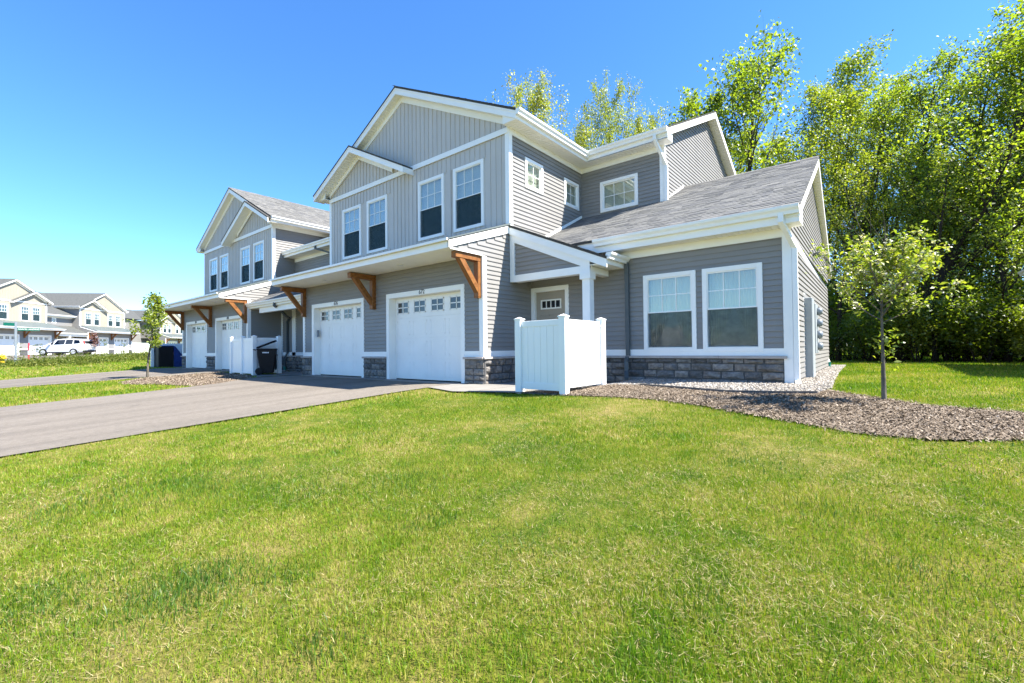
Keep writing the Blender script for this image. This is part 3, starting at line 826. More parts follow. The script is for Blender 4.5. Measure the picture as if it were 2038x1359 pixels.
    H.b(MB().box(xr-0.03, xr, vs+0.03, 0.95, zs(xr)-0.19, zs(xr)-0.03), 'small_rake_end', 'white')
def main_mass(H, u0, u1, v0=4.34, vr=8.32, zr=8.49, end=None, front=True):
    """the wide rear body: ridge along x"""
    sl = 0.49; ve = v0-0.40; ze = zr-sl*(vr-ve); vb = 2*vr-ve
    q = [(u0, ve-0.03, ze-0.03), (u0, vr, zr-0.015), (u0, vb, ze-0.03), (u0, vb, ze+0.02), (u0, vr, zr+0.035), (u0, ve-0.03, ze+0.02)]
    rf = H.b(MB().prism(q, (u1-u0, 0, 0)), 'rear_roof', 'shingle_far' if H.far else 'shingle_base')
    m = MB()
    if front: m.quad((u0, v0, 2), (u1 if end is None else end, v0, 2), (u1 if end is None else end, v0, 6.2), (u0, v0, 6.2))
    m.quad((u0, vb-0.4, -0.3), (u1 if end is None else end, vb-0.4, -0.3), (u1 if end is None else end, vb-0.4, 6.2), (u0, vb-0.4, 6.2))
    H.b(m, 'rear_wall', 'siding', fix=False)
    return rf, ve, ze, vb, sl
# ------------------------------------------------------------------ the near townhouse (672 / 676) with its one-storey wing
near_root = empty('townhouse', (-15.0, 7.4, 0.0))
tag(near_root, 'grey two-storey townhouse with garages 676 and 672 and a one-storey stone-based wing', 'house')
N = House(near_root, False, fine=True)
front_block(N, ('676', '672'), side_windows=True, side_end=4.34, side_low=1.77, left_end=1.87, eave_r=4.02, eave_l=8.0, soffit_r=4.335)
W = 8.15
# rear body with end gable
UE = 10.63; V0 = 4.34
rf, ve, ze, vb, sl = main_mass(N, -2.3, UE+0.27, end=UE, front=False)
shingles(N, (W-0.4, ve-0.05, ze+0.022), (1, 0, 0), (0, 1/math.hypot(1, sl), sl/math.hypot(1, sl)), 12, lambda t: (0, UE+0.27-W+0.42), rf, seed=21)
Pv = lambda s, z, o: (s, V0-o, z)
vw = [(8.78, 9.92, 4.67, 5.55)]
vin = [(a+0.085, b-0.085, c+0.085, d-0.085) for a, b, c, d in vw]
rw = wall_core(N, Pv, W, UE, 3.0, 6.15, vin, name='rear_wall')
siding(N, Pv, 4.02, 5.96, lambda z: (W+0.02, UE-0.10), vw, rw)
window(N, Pv, *vw[0], style='slider', blind='blind')
N.b(MB().hexa(Pv, W+0.024, UE+0.024, 5.955, 6.098, 0, 0.03), 'frieze_board', 'white')
N.b(MB().box(W+0.002, W+0.03, V0-0.028, V0-0.001, 3.9, 5.95), 'inside_corner', 'siding')
Pe = lambda s, z, o: (UE+o, s, z)
zr, vr = 8.49, 8.32
m = MB(); m.quad((UE-0.003, V0, 3.0), (UE-0.003, 2*vr-V0, 3.0), (UE-0.003, 2*vr-V0, 6.2), (UE-0.003, vr, 8.35), (UE-0.003, V0, 6.2))
eg = N.b(m, 'end_gable_wall', 'siding', fix=False)
def elim(z):
    if z < 6.1: return (V0+0.1, 2*vr-V0-0.1)
    d = (zr-0.12-z)/sl; return (max(V0+0.02, vr-d), min(2*vr-V0-0.02, vr+d)) if d > 0.05 else None
siding(N, Pe, 4.4, 8.32, elim, (), eg, single=False)
N.b(MB().hexa(Pe, V0-0.026, V0+0.095, 3.95, 6.1, 0, 0.031).hexa(Pv, UE-0.095, UE, 3.95, 5.955, 0, 0.031), 'corner_board', 'white')
soffit_panel(N, (W+0.4, V0, 6.10), (UE+0.25-W-0.4, 0, 0), (0, -0.40, 0), 0.1, 'eave_soffit')
N.b(MB().box(W+0.43, UE+0.27, ve-0.0, ve+0.025, 6.085, ze-0.02), 'fascia', 'white')
gutter(N, (W+0.40, ve-0.001, ze+0.005), (UE+0.27, ve-0.001, ze+0.005), (0, -1, 0))
zv = lambda v: zr-sl*abs(v-vr)
for a, b in ((ve-0.02, vr), (vr, vb)):
    x = UE+0.24
    q = [(x, a, zv(a)-0.02), (x, b, zv(b)-0.02), (x, b, zv(b)-0.2), (x, a, zv(a)-0.2)]
    N.b(MB().prism(q, (0.03, 0, 0)), 'rake_board', 'white')
    soffit_panel(N, (UE, a, zv(a)-0.18), (0, b-a, zv(b)-zv(a)), (0.24, 0, 0), 0.1, 'rake_soffit')
N.b(MB().prism([(UE, V0, 6.08), (UE, ve+0.03, 6.08), (UE, ve+0.03, ze-0.03), (UE, V0, ze+0.12)], (0.24, 0, 0)), 'eave_return', 'white')
def downspout(H, path, mat, boot=None, parent=None, hx=0.04, hy=0.03):
    d = H.b(MB().rect_tube(path, hx, hy), 'downspout', mat, parent)
    if boot: H.b(MB().lathe([(0.055, 0), (0.055, 0.12), (0.065, 0.125), (0.065, 0.15)], 12, boot), 'drain_boot', 'boot_green', d)
    return d
downspout(N, [(UE-0.05, ve-0.06, ze-0.13), (UE-0.05, ve-0.06, ze-0.24), (UE+0.075, V0-0.03, 5.55), (UE+0.075, V0-0.03, 4.15)], 'white')

# the wing
D = 1.77; XE = 13.78; SK = 0.0242; VR, ZR, SW = 5.9, 5.41, 0.5
VB = 10.03; VE = D-0.40
Pd = lambda s, z, o: (s, D-o, z)
Px = lambda s, z, o: (XE-SK*(s-D)+o, s, z)
wins = [(11.12, 12.19, 0.70, 2.30), (12.31, 13.35, 0.70, 2.30)]
door = (8.18, 9.28, 0.0, 2.30)
hin = [(a+0.085, b-0.085, c+0.085, d-0.085) for a, b, c, d in wins]+[(door[0]+0.1, door[1]-0.1, -0.3, 2.2)]
ww = wall_core(N, Pd, W, XE, -0.3, 2.95, hin, name='wing_wall')
siding(N, Pd, 0.75, 2.71, lambda z: (W+0.02, XE-0.12), wins+[door], ww)
for i, w in enumerate(wins): window(N, Pd, *w, style='double', blind='curtain')
N.b(MB().hexa(Pd, 9.28, XE-0.115, 0.622, 0.752, 0, 0.03), 'band', 'white')
N.b(MB().hexa(Pd, W+0.02, XE+0.02, 2.70, 2.85, 0, 0.03), 'frieze_board', 'white')
stone_run(N, Pd, 9.32, XE-0.115, 0.04, 0.57, coarse=True)
N.b(MB().hexa(Pd, XE-0.115, XE+0.026, 0.10, 2.70, 0, 0.03).hexa(Px, D+0.001, D+0.11, 0.10, 2.70, 0, 0.031), 'corner_board', 'white')
N.b(MB().box(W+0.002, W+0.03, D-0.028, D-0.001, 0.75, 2.5), 'inside_corner', 'siding')
# end wall
m = MB(); m.quad(Px(D, -0.3, -0.003), Px(VB, -0.3, -0.003), Px(VB, 2.9, -0.003), Px(VR, 5.25, -0.003), Px(D, 2.9, -0.003))
ew = N.b(m, 'wing_end_wall', 'siding', fix=False)
meter_hole = (3.62, 5.9, 0.1, 1.62)
siding(N, Px, 0.17, 2.59, lambda z: (D+0.115, VB-0.1), (), ew)
def wlim(z):
    d = (ZR-0.14-z)/SW; return (max(D-0.0, VR-d), min(VB, VR+d)) if d > 0.1 else None
siding(N, Px, 2.755, 5.22, wlim, (), ew)
N.b(MB().hexa(Px, D-0.02, VB, 2.595, 2.75, 0, 0.03), 'belt_board', 'white')
N.b(MB().hexa(Px, VB-0.1, VB+0.02, 0.1, 2.59, 0, 0.031), 'corner_board', 'white')
m = MB(); m.quad((W, VB, -0.3), (XE-SK*(VB-D), VB, -0.3), (XE-SK*(VB-D), VB, 2.95), (W, VB, 2.95))
N.b(m, 'wing_back_wall', 'siding', fix=False)
# wing roof: the outer edge follows the end wall
OVX = 0.2
xe = lambda v: XE-SK*(v-D)+OVX
zw = lambda v: ZR-SW*abs(v-VR)
VE2 = 2*VR-VE
wr = MB()
for a, b in ((VE-0.03, VR), (VR, VE2)):
    n = len(wr.v)
    for zz in (-0.05, 0.0):
        wr.v += [(W-0.0, a, zw(a)+zz), (xe(a), a, zw(a)+zz), (xe(b), b, zw(b)+zz), (W, b, zw(b)+zz)]
    wr.f += [tuple(n+i for i in q) for q in ((0, 3, 2, 1), (4, 5, 6, 7), (0, 1, 5, 4), (1, 2, 6, 5), (2, 3, 7, 6), (3, 0, 4, 7))]
wroof = N.b(wr, 'wing_roof', 'shingle_base')
hyp = math.hypot(1, SW)
def wing_lim(t):
    v = VE-0.04+t/hyp; return (0 if v < V0 else UE-W, xe(v)-W+0.01)
nrow = int((VR-VE+0.03)*hyp/0.135)+1
shingles(N, (W, VE-0.04, zw(VE-0.04)+0.002), (1, 0, 0), (0, 1/hyp, SW/hyp), nrow, wing_lim, wroof, seed=33)
m = MB(); x = UE
while x < xe(VR)-0.05:
    e = min(x+0.32, xe(VR)); m.prism([(x, VR-0.13, ZR-0.05), (x, VR, ZR+0.022), (x, VR+0.13, ZR-0.05)], (e-x-0.01, 0, 0)); x = e
N.b(m, 'ridge_caps', 'shingle', wroof, kind='stuff', fix=False)
N.b(MB().prism([(W+0.002, VE+0.6, zw(VE+0.6)+0.01), (W+0.002, V0-0.02, zw(V0)+0.01), (W+0.002, V0-0.02, zw(V0)+0.09), (W+0.002, VE+0.6, zw(VE+0.6)+0.09)], (0.022, 0, 0)), 'flashing', 'white')
N.b(MB().prism([(UE+0.002, V0+0.1, zw(V0)+0.01), (UE+0.002, VR-0.1, ZR-0.05), (UE+0.002, VR-0.1, ZR+0.03), (UE+0.002, V0+0.1, zw(V0)+0.09)], (0.022, 0, 0)), 'flashing', 'white')
soffit_panel(N, (9.9, VE+0.02, 2.86), (XE+OVX-9.95, 0, 0), (0, D-VE-0.02, 0), 0.1, 'eave_soffit')
N.b(MB().box(9.75, XE+0.05, VE-0.0, VE+0.025, 2.84, zw(VE)-0.055), 'fascia', 'white')
gutter(N, (10.2, VE-0.001, zw(VE)-0.03), (XE+OVX+0.0, VE-0.001, zw(VE)-0.03), (0, -1, 0), hgt=0.14)
for a, b in ((VE-0.02, VR), (VR, VE2)):
    q = [(xe(a)-0.032, a, zw(a)-0.045), (xe(b)-0.032, b, zw(b)-0.045), (xe(b)-0.032, b, zw(b)-0.215), (xe(a)-0.032, a, zw(a)-0.215)]
    N.b(MB().prism(q, (0.03, 0, 0)), 'rake_board', 'white')
    soffit_panel(N, (xe(a)-OVX, a, zw(a)-0.20), (xe(b)-xe(a), b-a, zw(b)-zw(a)), (OVX-0.03, 0, 0), 0.1, 'rake_soffit')
N.b(MB().prism([(XE, D, 2.845), (XE, VE-0.003, 2.845), (XE, VE-0.003, zw(VE)-0.05), (XE, D, zw(VE)+0.12)], (OVX-0.0005, 0, 0)), 'eave_return', 'white')
downspout(N, [(XE-0.06, VE-0.06, zw(VE)-0.16), (XE-0.06, VE-0.06, zw(VE)-0.27), (XE+0.07, D-0.0, 2.50), (XE+0.07, D-0.0, 0.2), (XE+0.10, D-0.10, 0.13)], 'white')
xb = Px(VB-0.35, 0, 0)[0]+0.05
downspout(N, [(xb, VB-0.35, 2.6), (xb, VB-0.35, 0.42), (xb+0.05, VB-0.38, 0.3)], 'white', boot=(xb+0.06, VB-0.4, 0.12))
# meters on the end wall
N.b(MB().hexa(Px, 3.55, 6.05, 0.12, 1.90, 0.018, 0.03), 'meter_mount', 'white')
mp = N.b(MB().hexa(Px, 3.62, 4.1, 0.14, 1.78, 0.03, 0.17), 'meter_cabinet', 'meter_grey', bevel=0.01)
ms = N.b(MB().hexa(Px, 4.7, 5.4, 0.62, 1.74, 0.03, 0.15), 'meter_stack', 'meter_grey', bevel=0.01)
for i in range(4):
    p = Px(5.05, 0.78+i*0.265, 0.15); mm = MB().lathe([(0.085, 0), (0.085, 0.05), (0.075, 0.09), (0.035, 0.105)], 14)
    o = mm.build('meter', 'galvanised', ms, smooth=True); o.matrix_local = Matrix.Translation(p) @ Matrix.Rotation(math.pi/2, 4, 'Y')
p = Px(5.6, 2.98, 0.03)
fl = N.b(MB().box(p[0]-0.01, p[0]+0.05, p[1]-0.05, p[1]+0.05, p[2]-0.05, p[2]+0.05), 'flood_light', 'dark_grey', bevel=0.008)
for s in (-1, 1): N.b(MB().tube([(p[0]+0.04, p[1], p[2]), (p[0]+0.10, p[1]+0.07*s, p[2]+0.02), (p[0]+0.16, p[1]+0.10*s, p[2]-0.02)], [0.015, 0.02, 0.05], 8), 'lamp_head', 'dark_grey', fl)
# entry door
dt = MB(); a, b = door[0], door[1]
dt.hexa(Pd, a, a+0.1, 0.0, 2.30, -0.10, 0.034); dt.hexa(Pd, b-0.1, b, 0.0, 2.30, -0.10, 0.034); dt.hexa(Pd, a+0.1, b-0.1, 2.19, 2.30, -0.10, 0.034)
N.b(dt, 'door_trim', 'white', bevel=0.004)
dr = N.b(MB().hexa(Pd, a+0.1, b-0.1, 0.02, 2.19, -0.10, -0.055), 'entry_door', 'taupe')
xc = (a+b)/2
q = MB()
for k in ((xc-0.30, xc+0.30, 1.96, 1.995), (xc-0.30, xc+0.30, 1.76, 1.795), (xc-0.30, xc-0.265, 1.795, 1.96), (xc+0.265, xc+0.30, 1.795, 1.96)): q.hexa(Pd, *k, -0.056, -0.035)
for i in (-1, 0, 1): q.hexa(Pd, xc+i*0.1325-0.012, xc+i*0.1325+0.012, 1.795, 1.96, -0.056, -0.037)
N.b(q, 'lite_frame', 'soffit', dr)
for i in range(4): N.b(MB().hexa(Pd, xc-0.265+i*0.1325+0.012, xc-0.265+(i+1)*0.1325-0.012, 1.795, 1.96, -0.056, -0.048), 'pane', 'dark_glass', dr)
for x0, x1 in ((xc-0.30, xc-0.04), (xc+0.04, xc+0.30)):
    q = MB()
    for z0, z1 in ((0.95, 1.62), (0.2, 0.8)):
        for k in ((x0, x0+0.02, z0, z1), (x1-0.02, x1, z0, z1), (x0, x1, z0, z0+0.02), (x0, x1, z1-0.02, z1)): q.hexa(Pd, *k, -0.056, -0.046)
    N.b(q, 'door_panel', 'taupe', dr)
hd = MB().tube([Pd(b-0.17, 1.0, -0.055), Pd(b-0.17, 1.0, 0.0), Pd(b-0.22, 1.0, 0.01)], 0.016, 8); N.b(hd, 'door_handle', 'number_metal', dr)
# porch half gable
YP = 0.93; g0, g1 = W+0.03, 10.32
zp = lambda x: 3.72-0.43*(x-g0)
pg = N.b(MB().prism([(g0, YP-0.05, zp(g0)-0.04), (g1+0.40, YP-0.05, zp(g1+0.40)-0.04), (g1+0.40, YP-0.05, zp(g1+0.40)+0.01), (g0, YP-0.05, zp(g0)+0.01)], (0, D-YP+0.30, 0)), 'porch_roof', 'shingle_base')
ev = Vector((-1, 0, 0.43)).normalized()
shingles(N, (g1+0.42, YP-0.06, zp(g1+0.42)+0.012), (0, 1, 0), ev, 22, lambda t: (0, 1.2), pg, seed=5)
q = [(g0, YP-0.04, zp(g0)-0.04), (g1+0.40, YP-0.04, zp(g1+0.40)-0.04), (g1+0.40, YP-0.04, zp(g1+0.40)-0.21), (g0, YP-0.04, zp(g0)-0.21)]
N.b(MB().prism(q, (0, 0.03, 0)), 'porch_rake', 'white')
q = [(g0, YP-0.009, zp(g0)-0.20), (g1, YP-0.009, zp(g1)-0.20), (g1, YP-0.009, zp(g1)-0.37), (g0, YP-0.009, zp(g0)-0.37)]
N.b(MB().prism(q, (0, 0.03, 0)), 'porch_frieze', 'white')
N.b(MB().box(g0, g0+0.13, YP-0.012, YP+0.10, 2.37, zp(g0)-0.24), 'porch_trim', 'white')
N.b(MB().box(g0+0.13, g1, YP-0.011, YP+0.16, 2.36, 2.52), 'porch_beam', 'white')
N.b(MB().box(g1-0.165, g1, YP-0.0125, YP+0.15, 2.52, zp(g1)-0.18), 'porch_trim', 'white')
pw = MB(); pw.quad((g0, YP+0.04, 2.4), (g1, YP+0.04, 2.4), (g1, YP+0.04, zp(g1)-0.1), (g0, YP+0.04, zp(g0)-0.1)); pwo = N.b(pw, 'porch_gable_wall', 'siding', fix=False)
Pp = lambda s, z, o: (s, YP+0.04-o, z)
siding(N, Pp, 2.52, 3.45, lambda z: (g0+0.13, min(g1-0.16, g0+(3.72-0.24-z)/0.43)), (), pwo)
N.b(MB().box(g1-0.16, g1, YP+0.16, D-0.005, 2.37, 2.60), 'porch_side_beam', 'white')
N.b(MB().box(W+0.02, g1, YP+0.10, D-0.001, 2.50, 2.515), 'porch_ceiling', 'soffit')
soffit_panel(N, (g1, YP-0.01, 2.52), (0, D-YP, 0), (0.36, 0, 0), 0.1, 'porch_soffit')
N.b(MB().box(g1+0.36, g1+0.39, YP-0.009, D-0.02, 2.50, 2.70), 'porch_fascia', 'white')
gutter(N, (g1+0.391, YP-0.03, 2.72), (g1+0.391, D-0.02, 2.72), (1, 0, 0))
col = N.b(MB().box(g1-0.185, g1-0.005, YP-0.015, YP+0.165, 0.0, 2.36), 'porch_column', 'white', bevel=0.006)
N.b(MB().box(g1-0.225, g1+0.02, YP-0.045, YP+0.195, 2.235, 2.362), 'column_cap', 'white', col)
N.b(MB().box(g1-0.225, g1+0.02, YP-0.045, YP+0.195, 0.0, 0.14), 'column_base', 'white', col)
downspout(N, [(g1+0.455, D-0.07, 2.6), (g1+0.455, D-0.06, 0.62), (g1+0.455, D-0.16, 0.50), (g1+0.46, D-0.17, 0.28), (g1+0.58, D-0.42, 0.16)], 'dark_grey')

# ------------------------------------------------------------------ the left townhouse of the row, with the connector
left_root = empty('townhouse', (-27.75, 7.4, 0.0))
tag(left_root, 'grey townhouse beyond garages 676 and 672, joined to them by a recessed entry', 'house')
L = House(left_root, True, fine=False)
front_block(L, ('680', '684'), side_low=1.31, side_end=1.87, left_end=1.31, left_up=4.34, eave_r=3.94, eave_l=8.0)
main_mass(L, -4.6, W)
def connector(root, far=False, gap=4.6, detail=True):
    C = House(root, False, fine=False, far=far); W = C.W; u0, u1 = W, W+gap
    up = 1.87; Pc = lambda s, z, o: (s, up-o, z); Pb = lambda s, z, o: (s, 1.31-o, z)
    ze = 5.0; ve = 1.40; sl = 0.49
    # upper wall
    sq = (u0+gap*0.38, u0+gap*0.38+0.62, 3.95, 4.6)
    w = wall_core(C, Pc, u0, u1, 2.9, 4.9, [(sq[0]+0.085, sq[1]-0.085, sq[2]+0.085, sq[3]-0.085)] if far else [], name='connector_wall')
    siding(C, Pc, 3.6, 4.62, lambda z: (u0+0.03, u1-0.03), [sq] if far else [], w)
    if far: window(C, Pc, *sq, style='square', blind=None)
    C.b(MB().hexa(Pc, u0+0.03, u1, 4.61, 4.76, 0, 0.03), 'frieze_board', 'white')
    rf = C.b(MB().prism([(u0, ve-0.03, ze-0.05), (u0, 8.3, ze-0.05+sl*(8.33-ve)), (u0, 8.3, ze+sl*(8.33-ve)), (u0, ve-0.03, ze)], (gap, 0, 0)), 'connector_roof', 'shingle_far' if far else 'shingle_base')
    h = math.hypot(1, sl)
    if not far: shingles(C, (u0, ve-0.04, ze+0.002), (1, 0, 0), (0, 1/h, sl/h), 50, lambda t: (0, gap), rf, seed=8)
    soffit_panel(C, (u0, ve+0.02, 4.77), (gap, 0, 0), (0, up-ve-0.02, 0), 0.1, 'eave_soffit')
    C.b(MB().box(u0, u1, ve, ve+0.025, 4.75, ze-0.04), 'fascia', 'white')
    gutter(C, (u0+0.02, ve-0.001, ze-0.02), (u1-0.03, ve-0.001, ze-0.02), (0, -1, 0))
    # porch roof
    pe, pz = 0.02, 2.72
    pr = C.b(MB().prism([(u0, pe-0.03, pz-0.05), (u0, up, pz-0.05+0.5*(up-pe+0.03)), (u0, up, pz+0.5*(up-pe+0.03)), (u0, pe-0.03, pz)], (gap, 0, 0)), 'connector_porch_roof', 'shingle_far' if far else 'shingle_base')
    h = math.hypot(1, 0.5)
    if not far: shingles(C, (u0, pe-0.04, pz+0.002), (1, 0, 0), (0, 1/h, 0.5/h), 16, lambda t: (0, gap), pr, seed=9)
    C.b(MB().box(u0+0.02, u1-0.02, pe, pe+0.025, 2.5, pz-0.04), 'fascia', 'white')
    gutter(C, (u0-0.10, pe-0.001, pz-0.02), (u1-0.03, pe-0.001, pz-0.02), (0, -1, 0))
    C.b(MB().box(u0+0.02, u1-0.02, pe+0.03, 1.30, 2.49, 2.51), 'porch_ceiling', 'soffit')
    C.b(MB().box(u0+0.75, u1-0.02, pe+0.10, pe+0.25, 2.30, 2.49), 'porch_beam', 'white')
    # back wall with stone base and the two entries
    b = wall_core(C, Pb, u0, u1, -0.3, 2.5, [], name='entry_wall')
    siding(C, Pb, 0.75, 2.48, lambda z: (u0+0.03, u1-0.03), (), b)
    if detail:
        C.b(MB().hexa(Pb, u0+0.02, u1-0.02, 0.622, 0.752, 0, 0.03), 'band', 'white')
        stone_run(C, Pb, u0+0.03, u1-0.03, 0, 0.57, single=not far)
        for x, wd in ((u0+0.02, 0.1), (u0+0.98, 0.30), (u0+1.9, 0.1)):
            C.b(MB().hexa(Pb, x, x+wd, 0.622 if x > u0+0.5 else 0.622, 2.48, 0, 0.03), 'corner_board', 'white')
    if far:
        C.b(MB().box(u0+gap*0.44, u0+gap*0.44+0.2, 0.1, 0.3, 0, 2.35), 'porch_column', 'white')
        for x in (u0+0.6, u1-1.7):
            C.b(MB().hexa(Pb, x, x+1.1, 0, 2.25, 0.031, 0.05), 'door_trim', 'white')
            C.b(MB().hexa(Pb, x+0.1, x+1.0, 0, 2.15, 0.051, 0.06), 'entry_door', 'taupe')
    return C
CN = connector(left_root)
# world (-17.15, 7.3) -> local
downspout(CN, [(-17.2+27.75, -0.03, 2.58), (-17.2+27.75, -0.03, 2.48), (-18.75+27.75, 1.22, 2.15), (-18.95+27.75, 1.24, 2.0), (-18.95+27.75, 1.24, 0.75), (-19.0+27.75, 1.16, 0.5), (-19.0+27.75, 1.16, 0.12)], 'dark_grey', boot=(-19.0+27.75, 1.16, 0.02))
downspout(CN, [(-16.9+27.75, 1.36, 4.85), (-16.9+27.75, 1.38, 4.75), (-16.2+27.75, 1.83, 4.5), (-16.2+27.75, 1.83, 3.7)], 'dark_grey')

# ------------------------------------------------------------------ far townhouses across the lane
TH = math.radians(137.0)
def far_house(loc, mirror, label, with_connector=False, gap=4.99, left=0.0):
    r = empty('townhouse', loc, TH); tag(r, label, 'house', 'cream townhouses across the lane')
    H = House(r, mirror, far=True)
    front_block(H, None, wallmat='cream', side_end=1.87, side_low=1.31, left_end=1.31, left_up=4.34, eave_r=3.94, eave_l=3.94)
    main_mass(H, -gap if mirror else -left, H.W)
    if with_connector: connector(r, far=True, gap=gap)
    return r
def along(o, u): return (o[0]+math.cos(TH)*u, o[1]+math.sin(TH)*u, o[2])
FO = (-70.75, 2.07, 0.66)
far_house(FO, True, 'cream townhouse behind the street sign, its small gable beside the recessed entry', True)
far_house(along(FO, W+4.99), False, 'cream townhouse behind the small reddish street tree', False)
TO = (-95.4, 16.3, 0.66)
far_house(along(TO, W+4.99), False, 'cream townhouse farthest down the lane, behind the fence with the blue tarp', False, left=9.0)
# ------------------------------------------------------------------ ground, paving, beds
def at_px(px, py, Yv=None, depth=None):
    """direction of a photo pixel, taken to a given world y (distance comes from what the thing stands by)"""
    d = _r*((px-1019)/904.8)-_u*((py-679.5)/904.8)+_f
    return d*(Yv/d.y) if Yv is not None else d*depth
def hit_px(px, py):
    d = _r*((px-1019)/904.8)-_u*((py-679.5)/904.8)+_f; t = 0.5
    while t < 150:
        p = d*t
        if p.z+CAM_Z < gh(p.x, p.y): return p.x, p.y
        t += 0.02 if t < 20 else 0.1
    return None
def ground_mesh():
    xs = np.concatenate([np.array([-1500, -700, -350, -220, -150, -110]), np.arange(-90, -34, 3.0), np.arange(-34, 10, 0.5), np.arange(10, 40, 3.0), np.array([45, 60, 90, 150, 300, 700, 1500])])
    ys = np.concatenate([np.array([-1500, -600, -200, -90, -40]), np.arange(-20, -1, 1.5), np.arange(-1, 24, 0.5), np.arange(24, 60, 3.0), np.array([65, 80, 120, 200, 400, 800, 1500])])
    X, Y = np.meshgrid(xs, ys, indexing='ij'); Z = ground_h(X, Y)
    Z = Z+np.where((np.abs(X) < 60) & (np.abs(Y) < 60), 0.012*np.sin(X*2.1+Y*0.7)*np.sin(Y*1.7-X*0.4), 0)-0.012
    n, m = X.shape; idx = np.arange(n*m).reshape(n, m)
    f = np.stack([idx[:-1, :-1], idx[1:, :-1], idx[1:, 1:], idx[:-1, 1:]], -1).reshape(-1, 4)
    o = mesh_np('ground', np.stack([X, Y, Z], -1).reshape(-1, 3), f.ravel(), 4, 'lawn_soil', smooth=True)
    o['kind'] = 'structure'
ground_mesh()
DRIVE1 = [(-7.5, -13.9), (-7.5, 5.7), (-7.42, 6.25), (-7.36, 6.94), (-15.0, 6.94), (-15.35, 5.95), (-14.45, 4.6), (-14.28, 3.0), (-14.28, -13.9)]
DRIVE2 = [(-22.2, -13.9), (-21.8, 1.5), (-21.3, 2.7), (-20.75, 4.4), (-20.25, 6.2), (-19.9, 6.94), (-27.9, 6.94), (-28.4, 6.0), (-28.4, -13.9)]
APRON1 = [(-15.02, 6.95), (-7.38, 6.95), (-7.38, 7.45), (-15.02, 7.45)]
APRON2 = [(-27.8, 6.95), (-19.65, 6.95), (-19.65, 7.45), (-27.8, 7.45)]
WALK = [(-7.37, 6.97), (-7.40, 6.28), (-6.4, 6.02), (-5.1, 6.34), (-4.62, 6.9), (-4.62, 9.16), (-6.83, 9.16), (-6.83, 7.3), (-7.37, 7.3)]
PAD = [(-16.45, 6.35), (-15.35, 6.05), (-15.03, 6.95), (-15.03, 8.6), (-17.2, 8.6), (-17.2, 7.3), (-16.45, 7.3)]
MULCH1 = [(-5.05, 6.60), (-4.95, 6.40), (-4.0, 6.33), (-3.2, 6.40), (-2.58, 6.38), (-1.9, 6.24), (-1.31, 5.98), (-0.75, 5.74), (-0.23, 5.47), (0.35, 5.48), (0.92, 5.76), (3.4, 6.5), (3.4, 7.7), (2.0, 7.15), (1.11, 6.92), (0.4, 7.05), (0.05, 7.36), (-0.4, 7.75), (-0.64, 8.2), (-0.72, 7.58), (-1.84, 7.28), (-3.3, 7.6), (-4.6, 7.6), (-4.6, 6.9)]
GRAVEL = [(-4.6, 9.2), (-4.6, 7.6), (-3.3, 7.6), (-1.84, 7.28), (-0.72, 7.58), (-0.62, 8.6), (-0.70, 10.0), (-0.85, 14.0), (-0.95, 18.6), (-1.5, 18.6), (-1.5, 9.2)]
MULCH2 = [(-14.42, 4.15), (-14.5, 4.7), (-15.4, 5.95), (-16.5, 6.3), (-18.6, 6.5), (-20.15, 6.5), (-20.7, 4.4), (-19.6, 3.5), (-18.2, 3.3), (-16.5, 3.85)]
sheet('driveway', DRIVE1, 0.012, 'asphalt', 1.0)
sheet('driveway', DRIVE2, 0.012, 'asphalt', 1.0)
sheet('garage_apron', APRON1, 0.018, 'concrete', 1.0)
sheet('garage_apron', APRON2, 0.018, 'concrete', 1.0)
WALK_A = [(-7.37, 6.97), (-7.40, 6.28), (-6.4, 6.02), (-5.92, 6.14), (-5.92, 7.3), (-7.37, 7.3)]
WALK_B = [(-5.91, 6.143), (-5.1, 6.34), (-4.62, 6.9), (-4.62, 7.55), (-5.91, 7.55)]
WALK_C = [(-6.83, 7.31), (-5.92, 7.31), (-5.92, 7.56), (-4.62, 7.56), (-4.62, 9.16), (-6.83, 9.16)]
for k, wk in enumerate((WALK_A, WALK_B, WALK_C)): sheet('path', wk, 0.022, 'concrete', 0.8)
sheet('path', PAD, 0.022, 'concrete', 1.0)
sheet('mulch_bed', MULCH1, 0.006, 'mulch_soil', 0.5)
sheet('gravel_bed', GRAVEL, 0.007, 'gravel_soil', 0.5)
sheet('mulch_bed', MULCH2, 0.006, 'mulch_soil', 0.5)
sheet('road', [(-260, -22), (120, -22), (120, -14), (-260, -14)], 0.012, 'asphalt', 8.0)
def far_xy(u, v): return (FO[0]+math.cos(TH)*u-math.sin(TH)*v, FO[1]+math.sin(TH)*u+math.cos(TH)*v)
sheet('lane', [far_xy(-30, -16.5), far_xy(70, -16.5), far_xy(70, -0.2), far_xy(-30, -0.2)], 0.03, 'asphalt', 5.0)
sheet('dirt_verge', [far_xy(1, -20), far_xy(2, -12.5), far_xy(26, -13), far_xy(30, -20)], 0.04, 'dirt', 3.0)
HOUSE_FP = [(-32, 7.4), (-6.8, 7.4), (-6.8, 9.1), (-1.2, 9.1), (-1.45, 17.5), (-4.3, 17.5), (-4.3, 21), (-32, 21)]
EXCL = [DRIVE1, DRIVE2, APRON1, APRON2, WALK, PAD, MULCH1, GRAVEL, MULCH2, HOUSE_FP, [far_xy(-30, -15.5), far_xy(70, -15.5), far_xy(70, 20), far_xy(-30, 20)]]

